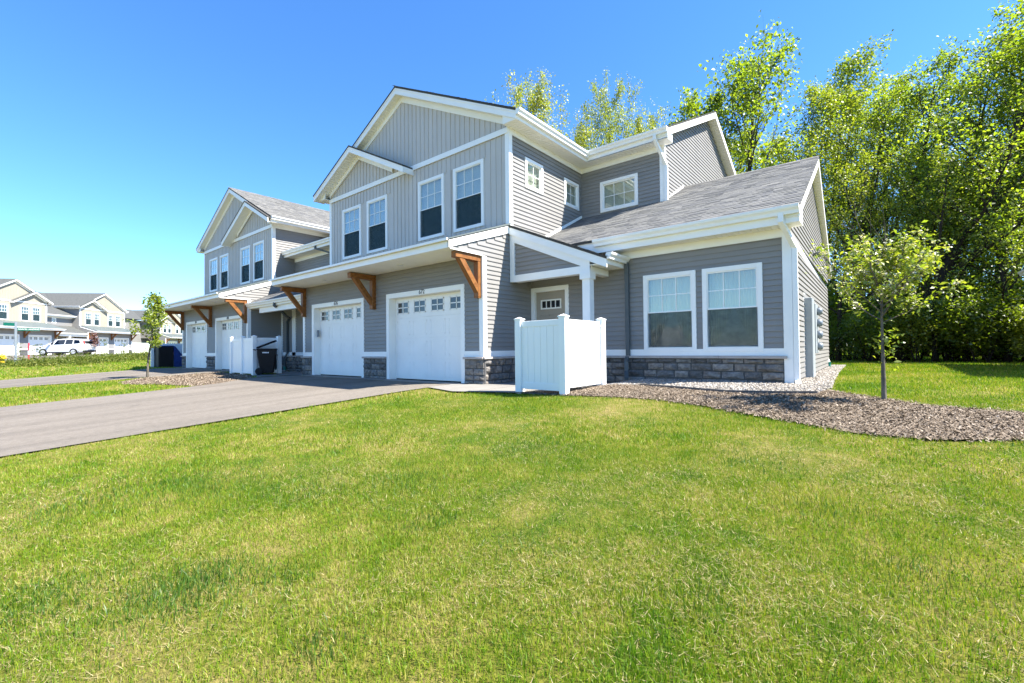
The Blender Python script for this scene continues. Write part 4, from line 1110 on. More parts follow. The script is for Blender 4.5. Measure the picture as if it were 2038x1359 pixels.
# edging strip between gravel and mulch
def edging():
    pts = [(-3.3, 7.6), (-2.6, 7.46), (-1.84, 7.28), (-1.25, 7.38), (-0.72, 7.58)]
    m = MB()
    for (x0, y0), (x1, y1) in zip(pts[:-1], pts[1:]):
        n = Vector((y0-y1, x1-x0)).normalized()*0.02; a, b = gh(x0, y0), gh(x1, y1)
        m.prism([(x0-n.x, y0-n.y, a-0.05), (x0+n.x, y0+n.y, a-0.05), (x0+n.x, y0+n.y, a+0.045), (x0-n.x, y0-n.y, a+0.045)], (x1-x0, y1-y0, b-a))
    o = m.build('bed_edging', 'edging'); tag(o, 'dark edging strip between white gravel and brown mulch', 'edging')
edging()

# ------------------------------------------------------------------ loose cover: gravel, mulch chips, grass
G = np.random.default_rng(3)
def rand_in(poly, dens):
    xs = [p[0] for p in poly]; ys = [p[1] for p in poly]
    n = int((max(xs)-min(xs))*(max(ys)-min(ys))*dens)
    x = G.uniform(min(xs), max(xs), n); y = G.uniform(min(ys), max(ys), n)
    k = in_poly(x, y, poly); return x[k], y[k]
def rot_any(n):
    q = G.normal(size=(n, 4)); q /= np.linalg.norm(q, axis=1)[:, None]
    w, x, y, z = q.T
    return np.stack([np.stack([1-2*(y*y+z*z), 2*(x*y-z*w), 2*(x*z+y*w)], -1), np.stack([2*(x*y+z*w), 1-2*(x*x+z*z), 2*(y*z-x*w)], -1), np.stack([2*(x*z-y*w), 2*(y*z+x*w), 1-2*(x*x+y*y)], -1)], -2)
def pebbles(name, poly, dens, r0, r1, mat, lift=0.3):
    x, y = rand_in(poly, dens); n = len(x)
    oct_v = np.array([(1, 0, 0), (-1, 0, 0), (0, 1, 0), (0, -1, 0), (0, 0, 1), (0, 0, -1), (.6, .6, .5), (-.6, .6, -.5), (.6, -.6, -.5), (-.6, -.6, .5)], float)
    oct_f = np.array([(0, 6, 4), (6, 2, 4), (2, 7, 1), (2, 1, 4), (1, 9, 4), (9, 3, 4), (3, 0, 4), (0, 3, 8), (0, 8, 5), (0, 5, 2), (0, 2, 6), (2, 5, 7), (7, 5, 1), (1, 5, 3), (1, 3, 9), (3, 5, 8)])
    V = oct_v[None]*G.uniform(0.75, 1.2, (n, len(oct_v), 1))*G.uniform([0.8, 0.7, 0.5], [1.3, 1.0, 0.8], (n, 1, 3))
    V = np.einsum('nij,nkj->nki', rot_any(n), V)*G.uniform(r0, r1, (n, 1, 1))
    V[:, :, 2] *= 0.75
    V += np.stack([x, y, ground_h(x, y)+0.008+G.uniform(0, 1, n)*r1*lift], -1)[:, None, :]
    F = (oct_f[None]+(np.arange(n)*len(oct_v))[:, None, None]).reshape(-1)
    o = mesh_np(name, V.reshape(-1, 3), F, 3, mat); o['kind'] = 'stuff'; return o
pebbles('gravel', GRAVEL, 1350, 0.012, 0.028, 'gravel_stone')['label'] = 'pale washed gravel along the wing wall'
def chips(name, poly, dens, l0, l1):
    x, y = rand_in(poly, dens); n = len(x)
    x = x+G.normal(0, 0.05, n); y = y+G.normal(0, 0.05, n)
    L = G.uniform(l0, l1, n)*G.uniform(0.6, 1.2, n); Wd = L*G.uniform(0.12, 0.45, n); Hh = G.uniform(0.003, 0.010, n)
    c = np.array([(-.5, -.4, 0), (.5, -.5, 0), (.4, .5, 0), (-.45, .45, 0)])
    V = c[None]*np.stack([L, Wd, Hh], -1)[:, None, :]
    az = G.uniform(0, 2*np.pi, n); ti = G.normal(0, 0.45, n); ro = G.normal(0, 0.35, n)
    V[:, :, 2] += np.sin(ti)[:, None]*V[:, :, 0]+np.sin(ro)[:, None]*V[:, :, 1]
    ca, sa = np.cos(az)[:, None], np.sin(az)[:, None]
    X = V[:, :, 0]*ca-V[:, :, 1]*sa; Y = V[:, :, 0]*sa+V[:, :, 1]*ca
    V = np.stack([X+x[:, None], Y+y[:, None], V[:, :, 2]+(ground_h(x, y)+0.007+G.uniform(0, 0.013, n))[:, None]], -1)
    o = mesh_np(name, V.reshape(-1, 3), np.arange(n*4), 4, 'mulch_chip'); o['kind'] = 'stuff'; return o
chips('mulch', MULCH1, 9500, 0.010, 0.040)['label'] = 'weathered brown shredded mulch round the young tree'
chips('mulch', MULCH2, 1700, 0.02, 0.06)['label'] = 'tan shredded mulch between the two driveways'

def clipped(x, y, margin=True):
    k = np.zeros(x.shape, bool)
    jx = 0.06*np.sin(x*9.1+3*np.sin(y*5.3))*np.sin(y*7.7)+G.normal(0, 0.03, x.shape); jy = 0.05*np.sin(y*8.3+2*np.sin(x*6.1))*np.sin(x*3.1)+G.normal(0, 0.03, x.shape)
    for p in EXCL: k |= in_poly(x+jx, y+jy, p)
    return ~k
def wedge(n, r0, r1):
    """random places in front of the place the picture is taken from, between two radii"""
    a = YAW+G.uniform(-1.02, 1.02, n); r = np.sqrt(G.uniform(r0*r0, r1*r1, n))
    return r*np.sin(a), r*np.cos(a)
def blades(x, y, hgt, wid, lean, bend=True):
    n = len(x); z = ground_h(x, y)-0.012
    az = G.uniform(0, 2*np.pi, n); la = G.uniform(0, 2*np.pi, n); le = np.abs(G.normal(0, lean, n))
    sx, sy = np.cos(az)*wid/2, np.sin(az)*wid/2
    dx, dy = np.cos(la)*np.sin(le)*hgt, np.sin(la)*np.sin(le)*hgt; dz = np.cos(np.minimum(le, 1.45))*hgt
    b = np.stack([x, y, z], -1); s = np.stack([sx, sy, 0*sx], -1); t = np.stack([dx, dy, dz], -1)
    if bend:
        mid = b+t*np.array([0.35, 0.35, 0.6]); tip = b+t
        V = np.stack([b-s, b+s, mid+s*0.75, mid-s*0.75, tip], 1)
        f = np.array([0, 1, 2, 0, 2, 3, 3, 2, 4]); k = 5
    else:
        V = np.stack([b-s, b+s, b+t], 1); f = np.array([0, 1, 2]); k = 3
    F = (f[None]+(np.arange(n)*k)[:, None]).reshape(-1)
    return V.reshape(-1, 3), F
def make_grass():
    VV = []; FF = []; off = 0
    r2 = lambda a, b: (b*b-a*a)*1.02
    for r0, r1, dens, h, w, le, bend in ((0.9, 2.7, 25000, 0.032, 0.0029, 0.9, True), (2.7, 4.5, 16500, 0.034, 0.0040, 0.85, False), (4.5, 8.0, 6200, 0.038, 0.0064, 0.8, False), (8.0, 14, 1500, 0.050, 0.011, 0.65, False), (14, 26, 520, 0.06, 0.02, 0.5, False), (26, 60, 90, 0.08, 0.05, 0.5, False)):
        n = int(r2(r0, r1)*dens); x, y = wedge(n, r0, r1)
        # leave thin and bare places where the turf is worn
        k = clipped(x, y); x, y = x[k], y[k]
        t = np.sin(x*1.7+1.3*np.sin(y*1.1))*np.sin(y*1.9+0.8*np.sin(x*2.3))
        k = G.uniform(0, 1, len(x)) < 0.86+0.3*t; x, y = x[k], y[k]
        hh = h*G.uniform(0.45, 1.25, len(x))*(1+0.18*np.sin(x*2.9)*np.sin(y*3.3+x))
        V, F = blades(x, y, hh, w*G.uniform(0.6, 1.3, len(x)), le, bend)
        VV.append(V); FF.append(F+off); off += len(V)
    o = mesh_np('grass', np.concatenate(VV), np.concatenate(FF), 3, 'grass'); o['kind'] = 'stuff'
    o['label'] = 'mown yellow-green lawn grass'
make_grass()
leafy('thatch', [(0.0, (0.16, 0.15, 0.05)), (0.5, (0.30, 0.25, 0.11)), (1.0, (0.46, 0.38, 0.21))], 0.15, gloss=0.02)
def make_thatch():
    VV = []; FF = []; off = 0
    for r0, r1, dens, w in ((0.9, 2.7, 6000, 0.0028), (2.7, 4.5, 3600, 0.0036), (4.5, 8.0, 1100, 0.006)):
        n = int((r1*r1-r0*r0)*1.02*dens); x, y = wedge(n, r0, r1); k = clipped(x, y); x, y = x[k], y[k]
        t = np.sin(x*2.3+1.7*np.sin(y*1.3+0.5))*np.sin(y*2.7+1.1*np.sin(x*1.9))
        k = G.uniform(0, 1, len(x)) < 0.35+0.6*t; x, y = x[k], y[k]
        V, F = blades(x, y, 0.036*G.uniform(0.5, 1.3, len(x)), w*G.uniform(0.6, 1.3, len(x)), 0.2, False)
        V = V.reshape(-1, 3, 3); z0 = V[:, 0, 2].copy(); a = G.uniform(0, 6.28, len(V)); L = 0.034*G.uniform(0.5, 1.4, len(V))
        V[:, :2, 2] += 0.012; V[:, 2, 0] = V[:, 0, 0]+np.cos(a)*L; V[:, 2, 1] = V[:, 0, 1]+np.sin(a)*L; V[:, 2, 2] = z0+0.012+G.uniform(0.0, 0.018, len(V))
        VV.append(V.reshape(-1, 3)); FF.append(F+off); off += len(V)*3
    o = mesh_np('thatch', np.concatenate(VV), np.concatenate(FF), 3, 'thatch'); o['kind'] = 'stuff'; o['label'] = 'dry straw-coloured thatch lying in the lawn'
make_thatch()
leafy('tuft', [(0.0, (0.045, 0.105, 0.014)), (0.6, (0.075, 0.155, 0.02)), (1.0, (0.125, 0.20, 0.028))], 0.35, gloss=0.03)
def make_tufts():
    VV = []; FF = []; off = 0
    for px, py, rad, n, h in ((350, 1190, 0.15, 1300, 0.06), (60, 1210, 0.2, 1200, 0.055), (420, 1150, 0.10, 450, 0.05), (600, 975, 0.22, 600, 0.055), (800, 960, 0.26, 700, 0.055), (430, 965, 0.30, 800, 0.055), (1055, 893, 0.3, 600, 0.055), (845, 1045, 0.12, 260, 0.055), (330, 960, 0.3, 600, 0.05), (1480, 915, 0.28, 600, 0.055), (560, 1150, 0.1, 200, 0.05), (1050, 1085, 0.13, 220, 0.05), (1640, 1010, 0.12, 200, 0.05), (640, 1290, 0.08, 200, 0.05), (1380, 1190, 0.1, 200, 0.05), (1800, 1130, 0.1, 180, 0.05), (150, 1010, 0.3, 700, 0.055), (700, 870, 0.4, 600, 0.05)):
        p = hit_px(px, py)
        x = p[0]+G.normal(0, rad, n); y = p[1]+G.normal(0, rad*0.9, n)
        k = clipped(x, y); x, y = x[k], y[k]
        V, F = blades(x, y, h*G.uniform(0.5, 1.2, len(x)), 0.0042*G.uniform(0.6, 1.3, len(x)), 0.6, True)
        VV.append(V); FF.append(F+off); off += len(V)
    o = mesh_np('grass_tufts', np.concatenate(VV), np.concatenate(FF), 3, 'tuft'); o['kind'] = 'stuff'
    o['label'] = 'scattered tufts of darker coarse grass in the lawn'
make_tufts()

# ------------------------------------------------------------------ white vinyl screens
def vinyl_screen(name, label, posts, h=1.32, plank=0.152):
    root = empty('privacy_screen', (posts[0][0], posts[0][1], gh(*posts[0])))
    tag(root, label, 'fence', 'white vinyl privacy screens')
    ox, oy, oz = root.location
    for x, y in posts:
        z = gh(x, y)
        p = MB().box(x-ox-0.064, x-ox+0.064, y-oy-0.064, y-oy+0.064, z-oz-0.1, h-oz).build('post', 'vinyl', root, bevel=0.004)
        c = MB(); a = 0.074; n = 0
        c.box(x-ox-a, x-ox+a, y-oy-a, y-oy+a, h-oz-0.004, h-oz+0.018)
        c.v += [(x-ox-a*0.9, y-oy-a*0.9, h-oz+0.018), (x-ox+a*0.9, y-oy-a*0.9, h-oz+0.018), (x-ox+a*0.9, y-oy+a*0.9, h-oz+0.018), (x-ox-a*0.9, y-oy+a*0.9, h-oz+0.018), (x-ox, y-oy, h-oz+0.05)]
        c.f += [(8, 9, 12), (9, 10, 12), (10, 11, 12), (11, 8, 12), (8, 11, 10, 9)]
        c.build('cap', 'vinyl', p)
    for (x0, y0), (x1, y1) in zip(posts[:-1], posts[1:]):
        d = Vector((x1-x0, y1-y0, 0)); L = d.length; d /= L; nrm = Vector((d.y, -d.x, 0))
        z0 = max(gh(x0, y0), gh(x1, y1))-oz+0.05
        P = lambda s, z, o: (x0-ox+d.x*s+nrm.x*o, y0-oy+d.y*s+nrm.y*o, z)
        MB().hexa(P, 0.06, L-0.06, h-oz-0.14, h-oz-0.035, -0.022, 0.022).build('rail', 'vinyl', root, bevel=0.004)
        MB().hexa(P, 0.06, L-0.06, z0, z0+0.12, -0.022, 0.022).build('rail', 'vinyl', root, bevel=0.004)
        n = max(1, round((L-0.13)/plank)); w = (L-0.13)/n
        for i in range(n):
            MB().hexa(P, 0.065+i*w+0.002, 0.065+(i+1)*w-0.002, z0+0.11, h-oz-0.13, -0.013, 0.013).build('plank', 'vinyl', root, bevel=0.003)
    return root
vinyl_screen('s', 'white vinyl privacy screen standing in front of the porch column', [(-5.12, 6.50), (-4.12, 6.42), (-4.12, 7.72)])
vinyl_screen('s', 'white vinyl privacy screen beside the black trash cart', [(-18.45, 6.42), (-17.42, 6.40), (-16.42, 6.38), (-16.42, 7.2)], h=1.30)
vinyl_screen('s', 'white vinyl privacy screen holding the blue tarp enclosure', [(-30.55, 6.75), (-30.55, 8.35), (-29.0, 8.35), (-27.95, 8.35)], h=1.32)

# trash cart
def trash_cart():
    root = empty('trash_cart', (-16.02, 6.62, gh(-16.02, 6.62)+0.022), math.radians(152))
    tag(root, 'black wheeled trash cart with its lid propped open beside a white screen', 'trash cart')
    m = MB(); n = len(m.v)
    for z, a, b0, b1 in ((0.06, 0.22, -0.24, 0.20), (0.70, 0.285, -0.33, 0.29), (0.90, 0.29, -0.34, 0.30)):
        m.v += [(-a, b0, z), (a, b0, z), (a, b1, z), (-a, b1, z)]
    for i in range(2):
        for k in range(4): m.f.append((i*4+k, i*4+(k+1) % 4, i*4+4+(k+1) % 4, i*4+4+k))
    m.f.append((3, 2, 1, 0)); m.f.append((8, 9, 10, 11))
    body = m.build('body', 'black_plastic', root, bevel=0.02)
    MB().box(-0.31, 0.31, -0.36, 0.32, 0.865, 0.915).build('rim', 'black_plastic', root, bevel=0.012)
    MB().box(-0.12, 0.12, -0.345, -0.29, 0.16, 0.66).build('front_panel', 'black_plastic', root, bevel=0.02)
    MB().box(-0.29, 0.29, -0.365, -0.30, 0.66, 0.70).build('grab_bar', 'black_plastic', root, bevel=0.01)
    root.scale = (0.86, 0.86, 0.95)
    # lid leaning back, open
    lid = MB().hexa(lambda a, b, c: (a, 0.32-b*math.cos(0.30), 0.92+b*0.36+c), -0.31, 0.31, 0.0, 0.68, 0.0, 0.05).build('lid', 'black_plastic', root, bevel=0.012)
    for s in (-1, 1):
        w = MB().lathe([(0.10, -0.03), (0.125, -0.025), (0.125, 0.025), (0.10, 0.03)], 16).build('wheel', 'rubber', root)
        w.matrix_local = Matrix.Translation((s*0.27, 0.24, 0.125)) @ Matrix.Rotation(math.pi/2, 4, 'Y')
    MB().tube([(-0.26, 0.33, 0.86), (-0.26, 0.42, 0.88), (0.26, 0.42, 0.88), (0.26, 0.33, 0.86)], 0.018, 8).build('handle', 'black_plastic', root)
    m = MB()
    for i in range(5): m.box(-0.300, -0.290, -0.10+i*0.045, -0.10+i*0.045+0.032, 0.755, 0.795)
    m.build('stencil_mark', 'sign_white', root, kind='stuff')
trash_cart()
# tarp enclosure
def tarp_box():
    root = empty('tarp_bin', (-30.0, 7.25, gh(-30.0, 7.25)), math.pi/2)
    tag(root, 'black bin under a blue tarp sloping down beside a white screen', 'bin')
    MB().box(-0.42, 0.24, -0.30, 0.75, 0.0, 1.12).build('bin', 'black_plastic', root, bevel=0.03)
    m = MB()
    q = [(-0.46, 1.15), (0.22, 1.17), (0.32, 1.13), (1.06, 0.05), (1.00, 0.0), (0.28, 1.08), (0.20, 1.13), (-0.46, 1.12)]
    m.prism([(a, -0.26, z) for a, z in q], (0, 1.05, 0))
    m.build('tarp', 'blue_tarp', root)
    MB().prism([(0.25, -0.28, 0.02), (1.00, -0.28, 0.02), (0.25, -0.28, 1.10)], (0, 0.03, 0)).build('tarp_side', 'blue_tarp', root)
tarp_box()
# river rocks at the entry
for i in range(16):
    x = -18.6+RNG.uniform(0, 1.9); y = 8.25+RNG.uniform(-0.25, 0.25); r = RNG.uniform(0.04, 0.085)
    b = bmesh.new(); bmesh.ops.create_icosphere(b, subdivisions=1, radius=1)
    for v in b.verts: v.co = Vector((v.co.x*RNG.uniform(0.8, 1.3), v.co.y*RNG.uniform(0.8, 1.2), v.co.z*0.6))*r
    me = bpy.data.meshes.new('river_rock'); b.to_mesh(me); b.free(); me.materials.append(MATS['river_rock'])
    o = link(bpy.data.objects.new('river_rock', me)); o.location = (x, y, gh(x, y)+0.02)
    tag(o, 'small grey river rock on the ground of the recessed entry', 'rock', 'river rocks at the recessed entry')

# ------------------------------------------------------------------ across the lane: sign, markers, car
def street_sign():
    x, y = -44.3, 2.55; root = empty('street_sign', (x, y, gh(x, y)))
    tag(root, 'grey post with two green street name blades', 'street sign')
    MB().box(-0.06, 0.06, -0.06, 0.06, -0.3, 2.78).build('post', 'galvanised', root, bevel=0.006)
    for nm, a, z, w0, w1, txt in (('name_blade', 95, 2.32, 0.07, 1.12, 'ADAMS LANDING'), ('name_blade', 128, 2.62, -0.72, -0.07, None)):
        M = Matrix.Rotation(math.radians(a), 4, 'Z')
        b = MB().box(w0, w1, -0.012, 0.012, z-0.10, z+0.10).build(nm, 'sign_green', root); b.matrix_local = M
        if txt:
            text_mesh('lettering', txt, 0.125, 'sign_white', b, Matrix.Translation(((w0+w1)/2, -0.016, z)) @ Matrix.Rotation(math.pi/2, 4, 'X'), 0.002)
street_sign()
def hydrant():
    x, y = hit_px(4, 722); root = empty('fire_hydrant', (x, y, gh(x, y)))
    tag(root, 'yellow fire hydrant with a tall yellow marker rod in the weeds', 'hydrant')
    MB().lathe([(0.15, 0), (0.15, 0.05), (0.11, 0.06), (0.11, 0.42), (0.14, 0.43), (0.14, 0.47), (0.11, 0.52), (0.05, 0.58), (0.03, 0.62)], 14).build('barrel', 'yellow_paint', root)
    for a in range(3):
        o = MB().lathe([(0.06, 0), (0.06, 0.16), (0.07, 0.17), (0.07, 0.21)], 10).build('outlet', 'yellow_paint', root)
        o.matrix_local = Matrix.Translation((0, 0, 0.33)) @ Matrix.Rotation(math.radians(a*90+10), 4, 'Z') @ Matrix.Rotation(math.pi/2, 4, 'Y')
    MB().box(0.10, 0.17, 0.10, 0.14, 0.35, 1.15).build('marker_rod', 'yellow_paint', root)
hydrant()
def marker(px, py, depth, label):
    d = at_px(px, py, depth=depth); x, y = d.x, d.y; root = empty('marker_post', (x, y, gh(x, y)))
    tag(root, label, 'marker post')
    for i, (z0, z1, m) in enumerate(((-0.1, 0.45, 'red_paint'), (0.45, 0.72, 'sign_white'), (0.72, 1.3, 'red_paint'))):
        MB().box(-0.06, 0.06, -0.04, 0.04, z0, z1).build('band', m, root)
marker(57, 708, 33.5, 'red and white utility marker post among the weeds')
def car():
    root = empty('parked_car', (-61.8, 6.9, gh(-61.8, 6.9)+0.03), math.atan2(-0.73, -0.68))
    tag(root, 'white compact crossover parked nose-in on the lane', 'car')
    # stations along x (front +): x, bottom z, sill hw, belt hw, belt z, roof hw, roof z
    st = [(-2.05, 0.42, 0.70, 0.78, 0.95, 0.62, 0.98), (-1.98, 0.30, 0.80, 0.86, 1.02, 0.66, 1.42), (-1.75, 0.25, 0.86, 0.89, 1.04, 0.66, 1.60), (-1.1, 0.22, 0.89, 0.90, 1.03, 0.67, 1.63), (-0.2, 0.22, 0.89, 0.90, 1.01, 0.68, 1.62), (0.35, 0.22, 0.89, 0.90, 1.00, 0.67, 1.55), (1.0, 0.22, 0.89, 0.89, 0.98, 0.72, 1.12), (1.25, 0.22, 0.88, 0.88, 0.96, 0.76, 1.00), (1.85, 0.25, 0.85, 0.84, 0.86, 0.72, 0.90), (2.05, 0.32, 0.74, 0.74, 0.72, 0.6, 0.76)]
    m = MB(); k = 10
    for x, zb, ws, wb, zbt, wr, zr in st:
        mid = (zb+zbt)/2
        ring = [(-ws*0.92, zb), (-ws, zb+0.08), (-wb*1.01, mid), (-wb, zbt), (-wr, zr-0.03), (wr, zr-0.03), (wb, zbt), (wb*1.01, mid), (ws, zb+0.08), (ws*0.92, zb)]
        m.v += [(x, a, z) for a, z in ring]
    for i in range(len(st)-1):
        for j in range(k): a = i*k+j; b = i*k+(j+1) % k; m.f.append((a, b, b+k, a+k))
    m.f.append(tuple(range(k))); m.f.append(tuple((len(st)-1)*k+j for j in reversed(range(k))))
    m.build('body', 'car_paint', root, smooth=False, bevel=0.03)
    hw = lambda z: 0.905-(z-1.02)*0.40
    for s in (-1, 1):
        for q in ([(-1.82, 1.16), (-1.28, 1.11), (-1.22, 1.50), (-1.68, 1.46)], [(-1.18, 1.09), (-0.55, 1.07), (-0.55, 1.52), (-1.13, 1.52)], [(-0.48, 1.07), (0.42, 1.05), (0.20, 1.48), (-0.48, 1.52)], [(0.48, 1.05), (0.85, 1.04), (0.45, 1.38)]):
            pts = [(x, s*(hw(z)+0.012), z) for x, z in q]; MB().prism(pts, (0, -s*0.02, 0)).build('side_window', 'dark_glass', root)
        MB().box(-2.04, -1.93, *sorted((s*0.56, s*0.72)), 1.04, 1.38).build('tail_light', 'tail_red', root, bevel=0.02)
        MB().box(1.85, 2.0, *sorted((s*0.52, s*0.80)), 0.66, 0.78).build('headlight', 'lamp_white', root, bevel=0.02)
        MB().box(0.62, 0.80, *sorted((s*0.90, s*1.06)), 1.02, 1.16).build('mirror', 'car_paint', root, bevel=0.02)
        MB().box(-1.2, 1.0, *sorted((s*0.87, s*0.925)), 0.22, 0.34).build('sill', 'black_plastic', root)
        MB().tube([(-1.6, s*0.6, 1.66), (0.1, s*0.62, 1.67)], 0.018, 6).build('roof_rail', 'black_plastic', root)
        for x in (-1.28, 1.30):
            t = MB().lathe([(0.22, -0.10), (0.325, -0.09), (0.335, 0.0), (0.325, 0.09), (0.22, 0.10)], 24).build('wheel', 'rubber', root)
            t.matrix_local = Matrix.Translation((x, s*0.84, 0.335)) @ Matrix.Rotation(math.pi/2, 4, 'X')
            MB().lathe([(0.05, -0.112), (0.21, -0.104), (0.21, 0.104), (0.05, 0.112)], 10).build('rim', 'rim_metal', t)
    MB().hexa(lambda a, b, c: (-2.06+(b-1.05)*0.20+c, a, b), -0.52, 0.52, 1.14, 1.40, -0.01, 0.02).build('rear_window', 'dark_glass', root)
    MB().box(-2.12, -1.95, -0.78, 0.78, 0.30, 0.50).build('rear_bumper', 'black_plastic', root, bevel=0.03)
    MB().box(-2.135, -2.11, -0.26, 0.26, 0.60, 0.72).build('number_plate', 'sign_white', root)
    MB().hexa(lambda a, b, c: (0.98-(b-1.14)*1.25+c, a, b), -0.62, 0.62, 1.14, 1.5, -0.01, 0.02).build('windscreen', 'dark_glass', root)
car()
# neighbouring house at the right, its eave corner just in sight
def neighbour():
    root = empty('neighbour_house', (3.95, 14.0, 0.13))
    tag(root, 'neighbouring house whose white eave corner shows before the woods', 'house')
    H = House(root, False, far=True)
    L = 7.3
    m = MB(); m.quad((0, 0, -0.2), (0, L, -0.2), (0, L, 3.0), (0, 0, 3.0)); m.quad((0, L, -0.2), (8.2, L, -0.2), (8.2, L, 3.0), (4.1, L, 5.0), (0, L, 3.0)); m.quad((0, 0, -0.2), (8.2, 0, -0.2), (8.2, 0, 3.0), (4.1, 0, 5.0), (0, 0, 3.0)); m.quad((8.2, 0, -0.2), (8.2, L, -0.2), (8.2, L, 3.0), (8.2, 0, 3.0))
    H.b(m, 'wall', 'siding', fix=False)
    for a, b in ((-0.42, 4.1), (4.1, 8.62)):
        z = lambda x: 5.2-0.5*abs(x-4.1)
        H.b(MB().prism([(a, -0.3, z(a)-0.05), (b, -0.3, z(b)-0.05), (b, -0.3, z(b)), (a, -0.3, z(a))], (0, L+0.6, 0)), 'roof', 'shingle_far')
        for y in (-0.3, L+0.28):
            H.b(MB().prism([(a, y, z(a)-0.05), (b, y, z(b)-0.05), (b, y, z(b)-0.22), (a, y, z(a)-0.22)], (0, 0.02, 0)), 'rake_board', 'white')
    H.b(MB().box(-0.42, -0.40, -0.28, L+0.28, 2.72, 2.92), 'fascia', 'white')
    H.b(MB().box(-0.40, 0.0, -0.28, L+0.28, 2.72, 2.74), 'eave_soffit', 'soffit')
    gutter(H, (-0.421, -0.28, 2.95), (-0.421, L+0.3, 2.95), (-1, 0, 0))
neighbour()
# ------------------------------------------------------------------ trees and shrubs
def leaf_quads(C, size, up=0.35, aspect=0.6):
    n = len(C); size = np.broadcast_to(np.asarray(size, float), (n,))*G.uniform(0.6, 1.3, n)
    nrm = G.normal(size=(n, 3)); nrm[:, 2] = np.abs(nrm[:, 2])+up; nrm /= np.linalg.norm(nrm, axis=1)[:, None]
    a = np.cross(nrm, G.normal(size=(n, 3))); a /= np.linalg.norm(a, axis=1)[:, None]+1e-9
    b = np.cross(nrm, a); a = a*size[:, None]*0.5; b = b*(size*aspect*0.5)[:, None]; dr = nrm*(size*0.12)[:, None]
    V = np.stack([C-a, C+b+dr, C+a, C-b+dr], 1)
    return V.reshape(-1, 3), np.arange(n*4)
def grow(seed, H, r0, first=0.3, limbs=16, limb=0.34, rise=0.5, subs=6, twigs=4, lean=(0, 0), trunk=None, gnarl=0.06, round_=1.0, droop=0.0, multi=1):
    r = random.Random(seed); m = MB(); anchors = []
    for stem in range(multi):
        if trunk is not None: path = [Vector(p) for p in trunk]
        else:
            p = Vector((r.uniform(-0.1, 0.1)*(multi > 1)*3, r.uniform(-0.1, 0.1)*(multi > 1)*3, -0.15)); d = Vector((lean[0], lean[1], 1)).normalized()
            if multi > 1:
                a = 2*math.pi*stem/multi; d = Vector((math.cos(a)*0.35, math.sin(a)*0.35, 1)).normalized()
            path = [p.copy()]
            for i in range(10):
                d = (d+Vector((r.gauss(0, gnarl), r.gauss(0, gnarl), 0.05))).normalized(); p = p+d*H/10; path.append(p.copy())
        n = len(path)-1
        rad = [max(0.012, r0*(1-0.9*(i/n)**0.9)*(1.25 if i == 0 else 1)) for i in range(n+1)]
        m.tube(path, rad, 8)
        def on(t):
            f = min(t, 0.999)*n; i = int(f); return path[i].lerp(path[i+1], f-i), rad[i]+(rad[i+1]-rad[i])*(f-i)
        for k in range(limbs):
            t = first+(1-first)*((k+r.random()*0.8)/limbs); p, rr = on(t); az = k*2.4+r.uniform(-0.5, 0.5)
            tt = (t-first)/(1-first); L = limb*H*(1.0-0.72*tt**1.3)*(0.55+0.45*min(1, tt*4+0.3))*r.uniform(0.75, 1.2)*round_
            d = Vector((math.cos(az), math.sin(az), rise+0.5*tt+r.uniform(-0.1, 0.2))).normalized(); lp = [p.copy()]
            for i in range(5):
                d = (d+Vector((r.gauss(0, 0.12), r.gauss(0, 0.12), 0.10-droop))).normalized(); p = p+d*L/5; lp.append(p.copy())
            lr = [max(0.007, rr*0.5*(1-0.85*i/5)) for i in range(6)]; m.tube(lp, lr, 5, False)
            for s in range(subs):
                u = 0.25+0.75*(s+r.random()*0.7)/subs; i = min(4, int(u*5)); q = lp[i].lerp(lp[i+1], u*5-i)
                dd = (d+Vector((r.gauss(0, 0.6), r.gauss(0, 0.6), r.gauss(0.15, 0.35)))).normalized(); sl_ = L*r.uniform(0.22, 0.45); sp = [q.copy()]
                for i2 in range(3):
                    dd = (dd+Vector((r.gauss(0, 0.18), r.gauss(0, 0.18), 0.06-droop))).normalized(); q = q+dd*sl_/3; sp.append(q.copy())
                s0 = max(0.005, lr[i]*0.55); m.tube(sp, [s0, s0*0.7, s0*0.45, s0*0.25], 4, False)
                for w in range(twigs):
                    v = 0.2+0.8*(w+r.random())/twigs; j = min(2, int(v*3)); q2 = sp[j].lerp(sp[j+1], v*3-j)
                    e = (dd+Vector((r.gauss(0, 0.7), r.gauss(0, 0.7), r.gauss(0.1, 0.5)))).normalized(); tl = sl_*r.uniform(0.2, 0.5)
                    m.tube([q2, q2+e*tl], [s0*0.3, s0*0.12], 3, False)
                    for z in range(3): anchors.append(q2+e*tl*(0.3+0.35*z))
    return m, np.array([tuple(a) for a in anchors])
def crown(name, anchors, nleaf, size, spread, mat, parent, seed=0, up=0.35, aspect=0.6):
    k = G.integers(0, len(anchors), nleaf)
    C = anchors[k]+G.normal(0, spread, (nleaf, 3))
    C[:, 2] = np.maximum(C[:, 2], 0.05)
    V, F = leaf_quads(C, size, up, aspect); return mesh_np(name, V, F, 4, mat, parent)
def make_tree(name, label, cat, loc, seed, H, r0, nleaf, size, spread, mat, group=None, barkm='bark', rz=0.0, **kw):
    root = empty(name, loc, rz); tag(root, label, cat, group)
    m, an = grow(seed, H, r0, **kw)
    m.build('trunk', barkm, root, fix=False, smooth=True)
    c = crown('crown', an, nleaf, size, spread, mat, root)
    return root
def copy_tree(src, loc, rz, scale, label=None):
    c = src.copy(); COL.objects.link(c); c.location = loc; c.rotation_euler = (0, 0, rz); c.scale = scale
    if label: c['label'] = label
    for ch in src.children:
        d = ch.copy(); COL.objects.link(d); d.parent = c
    return c
WG = 'trees of the woods behind the houses'
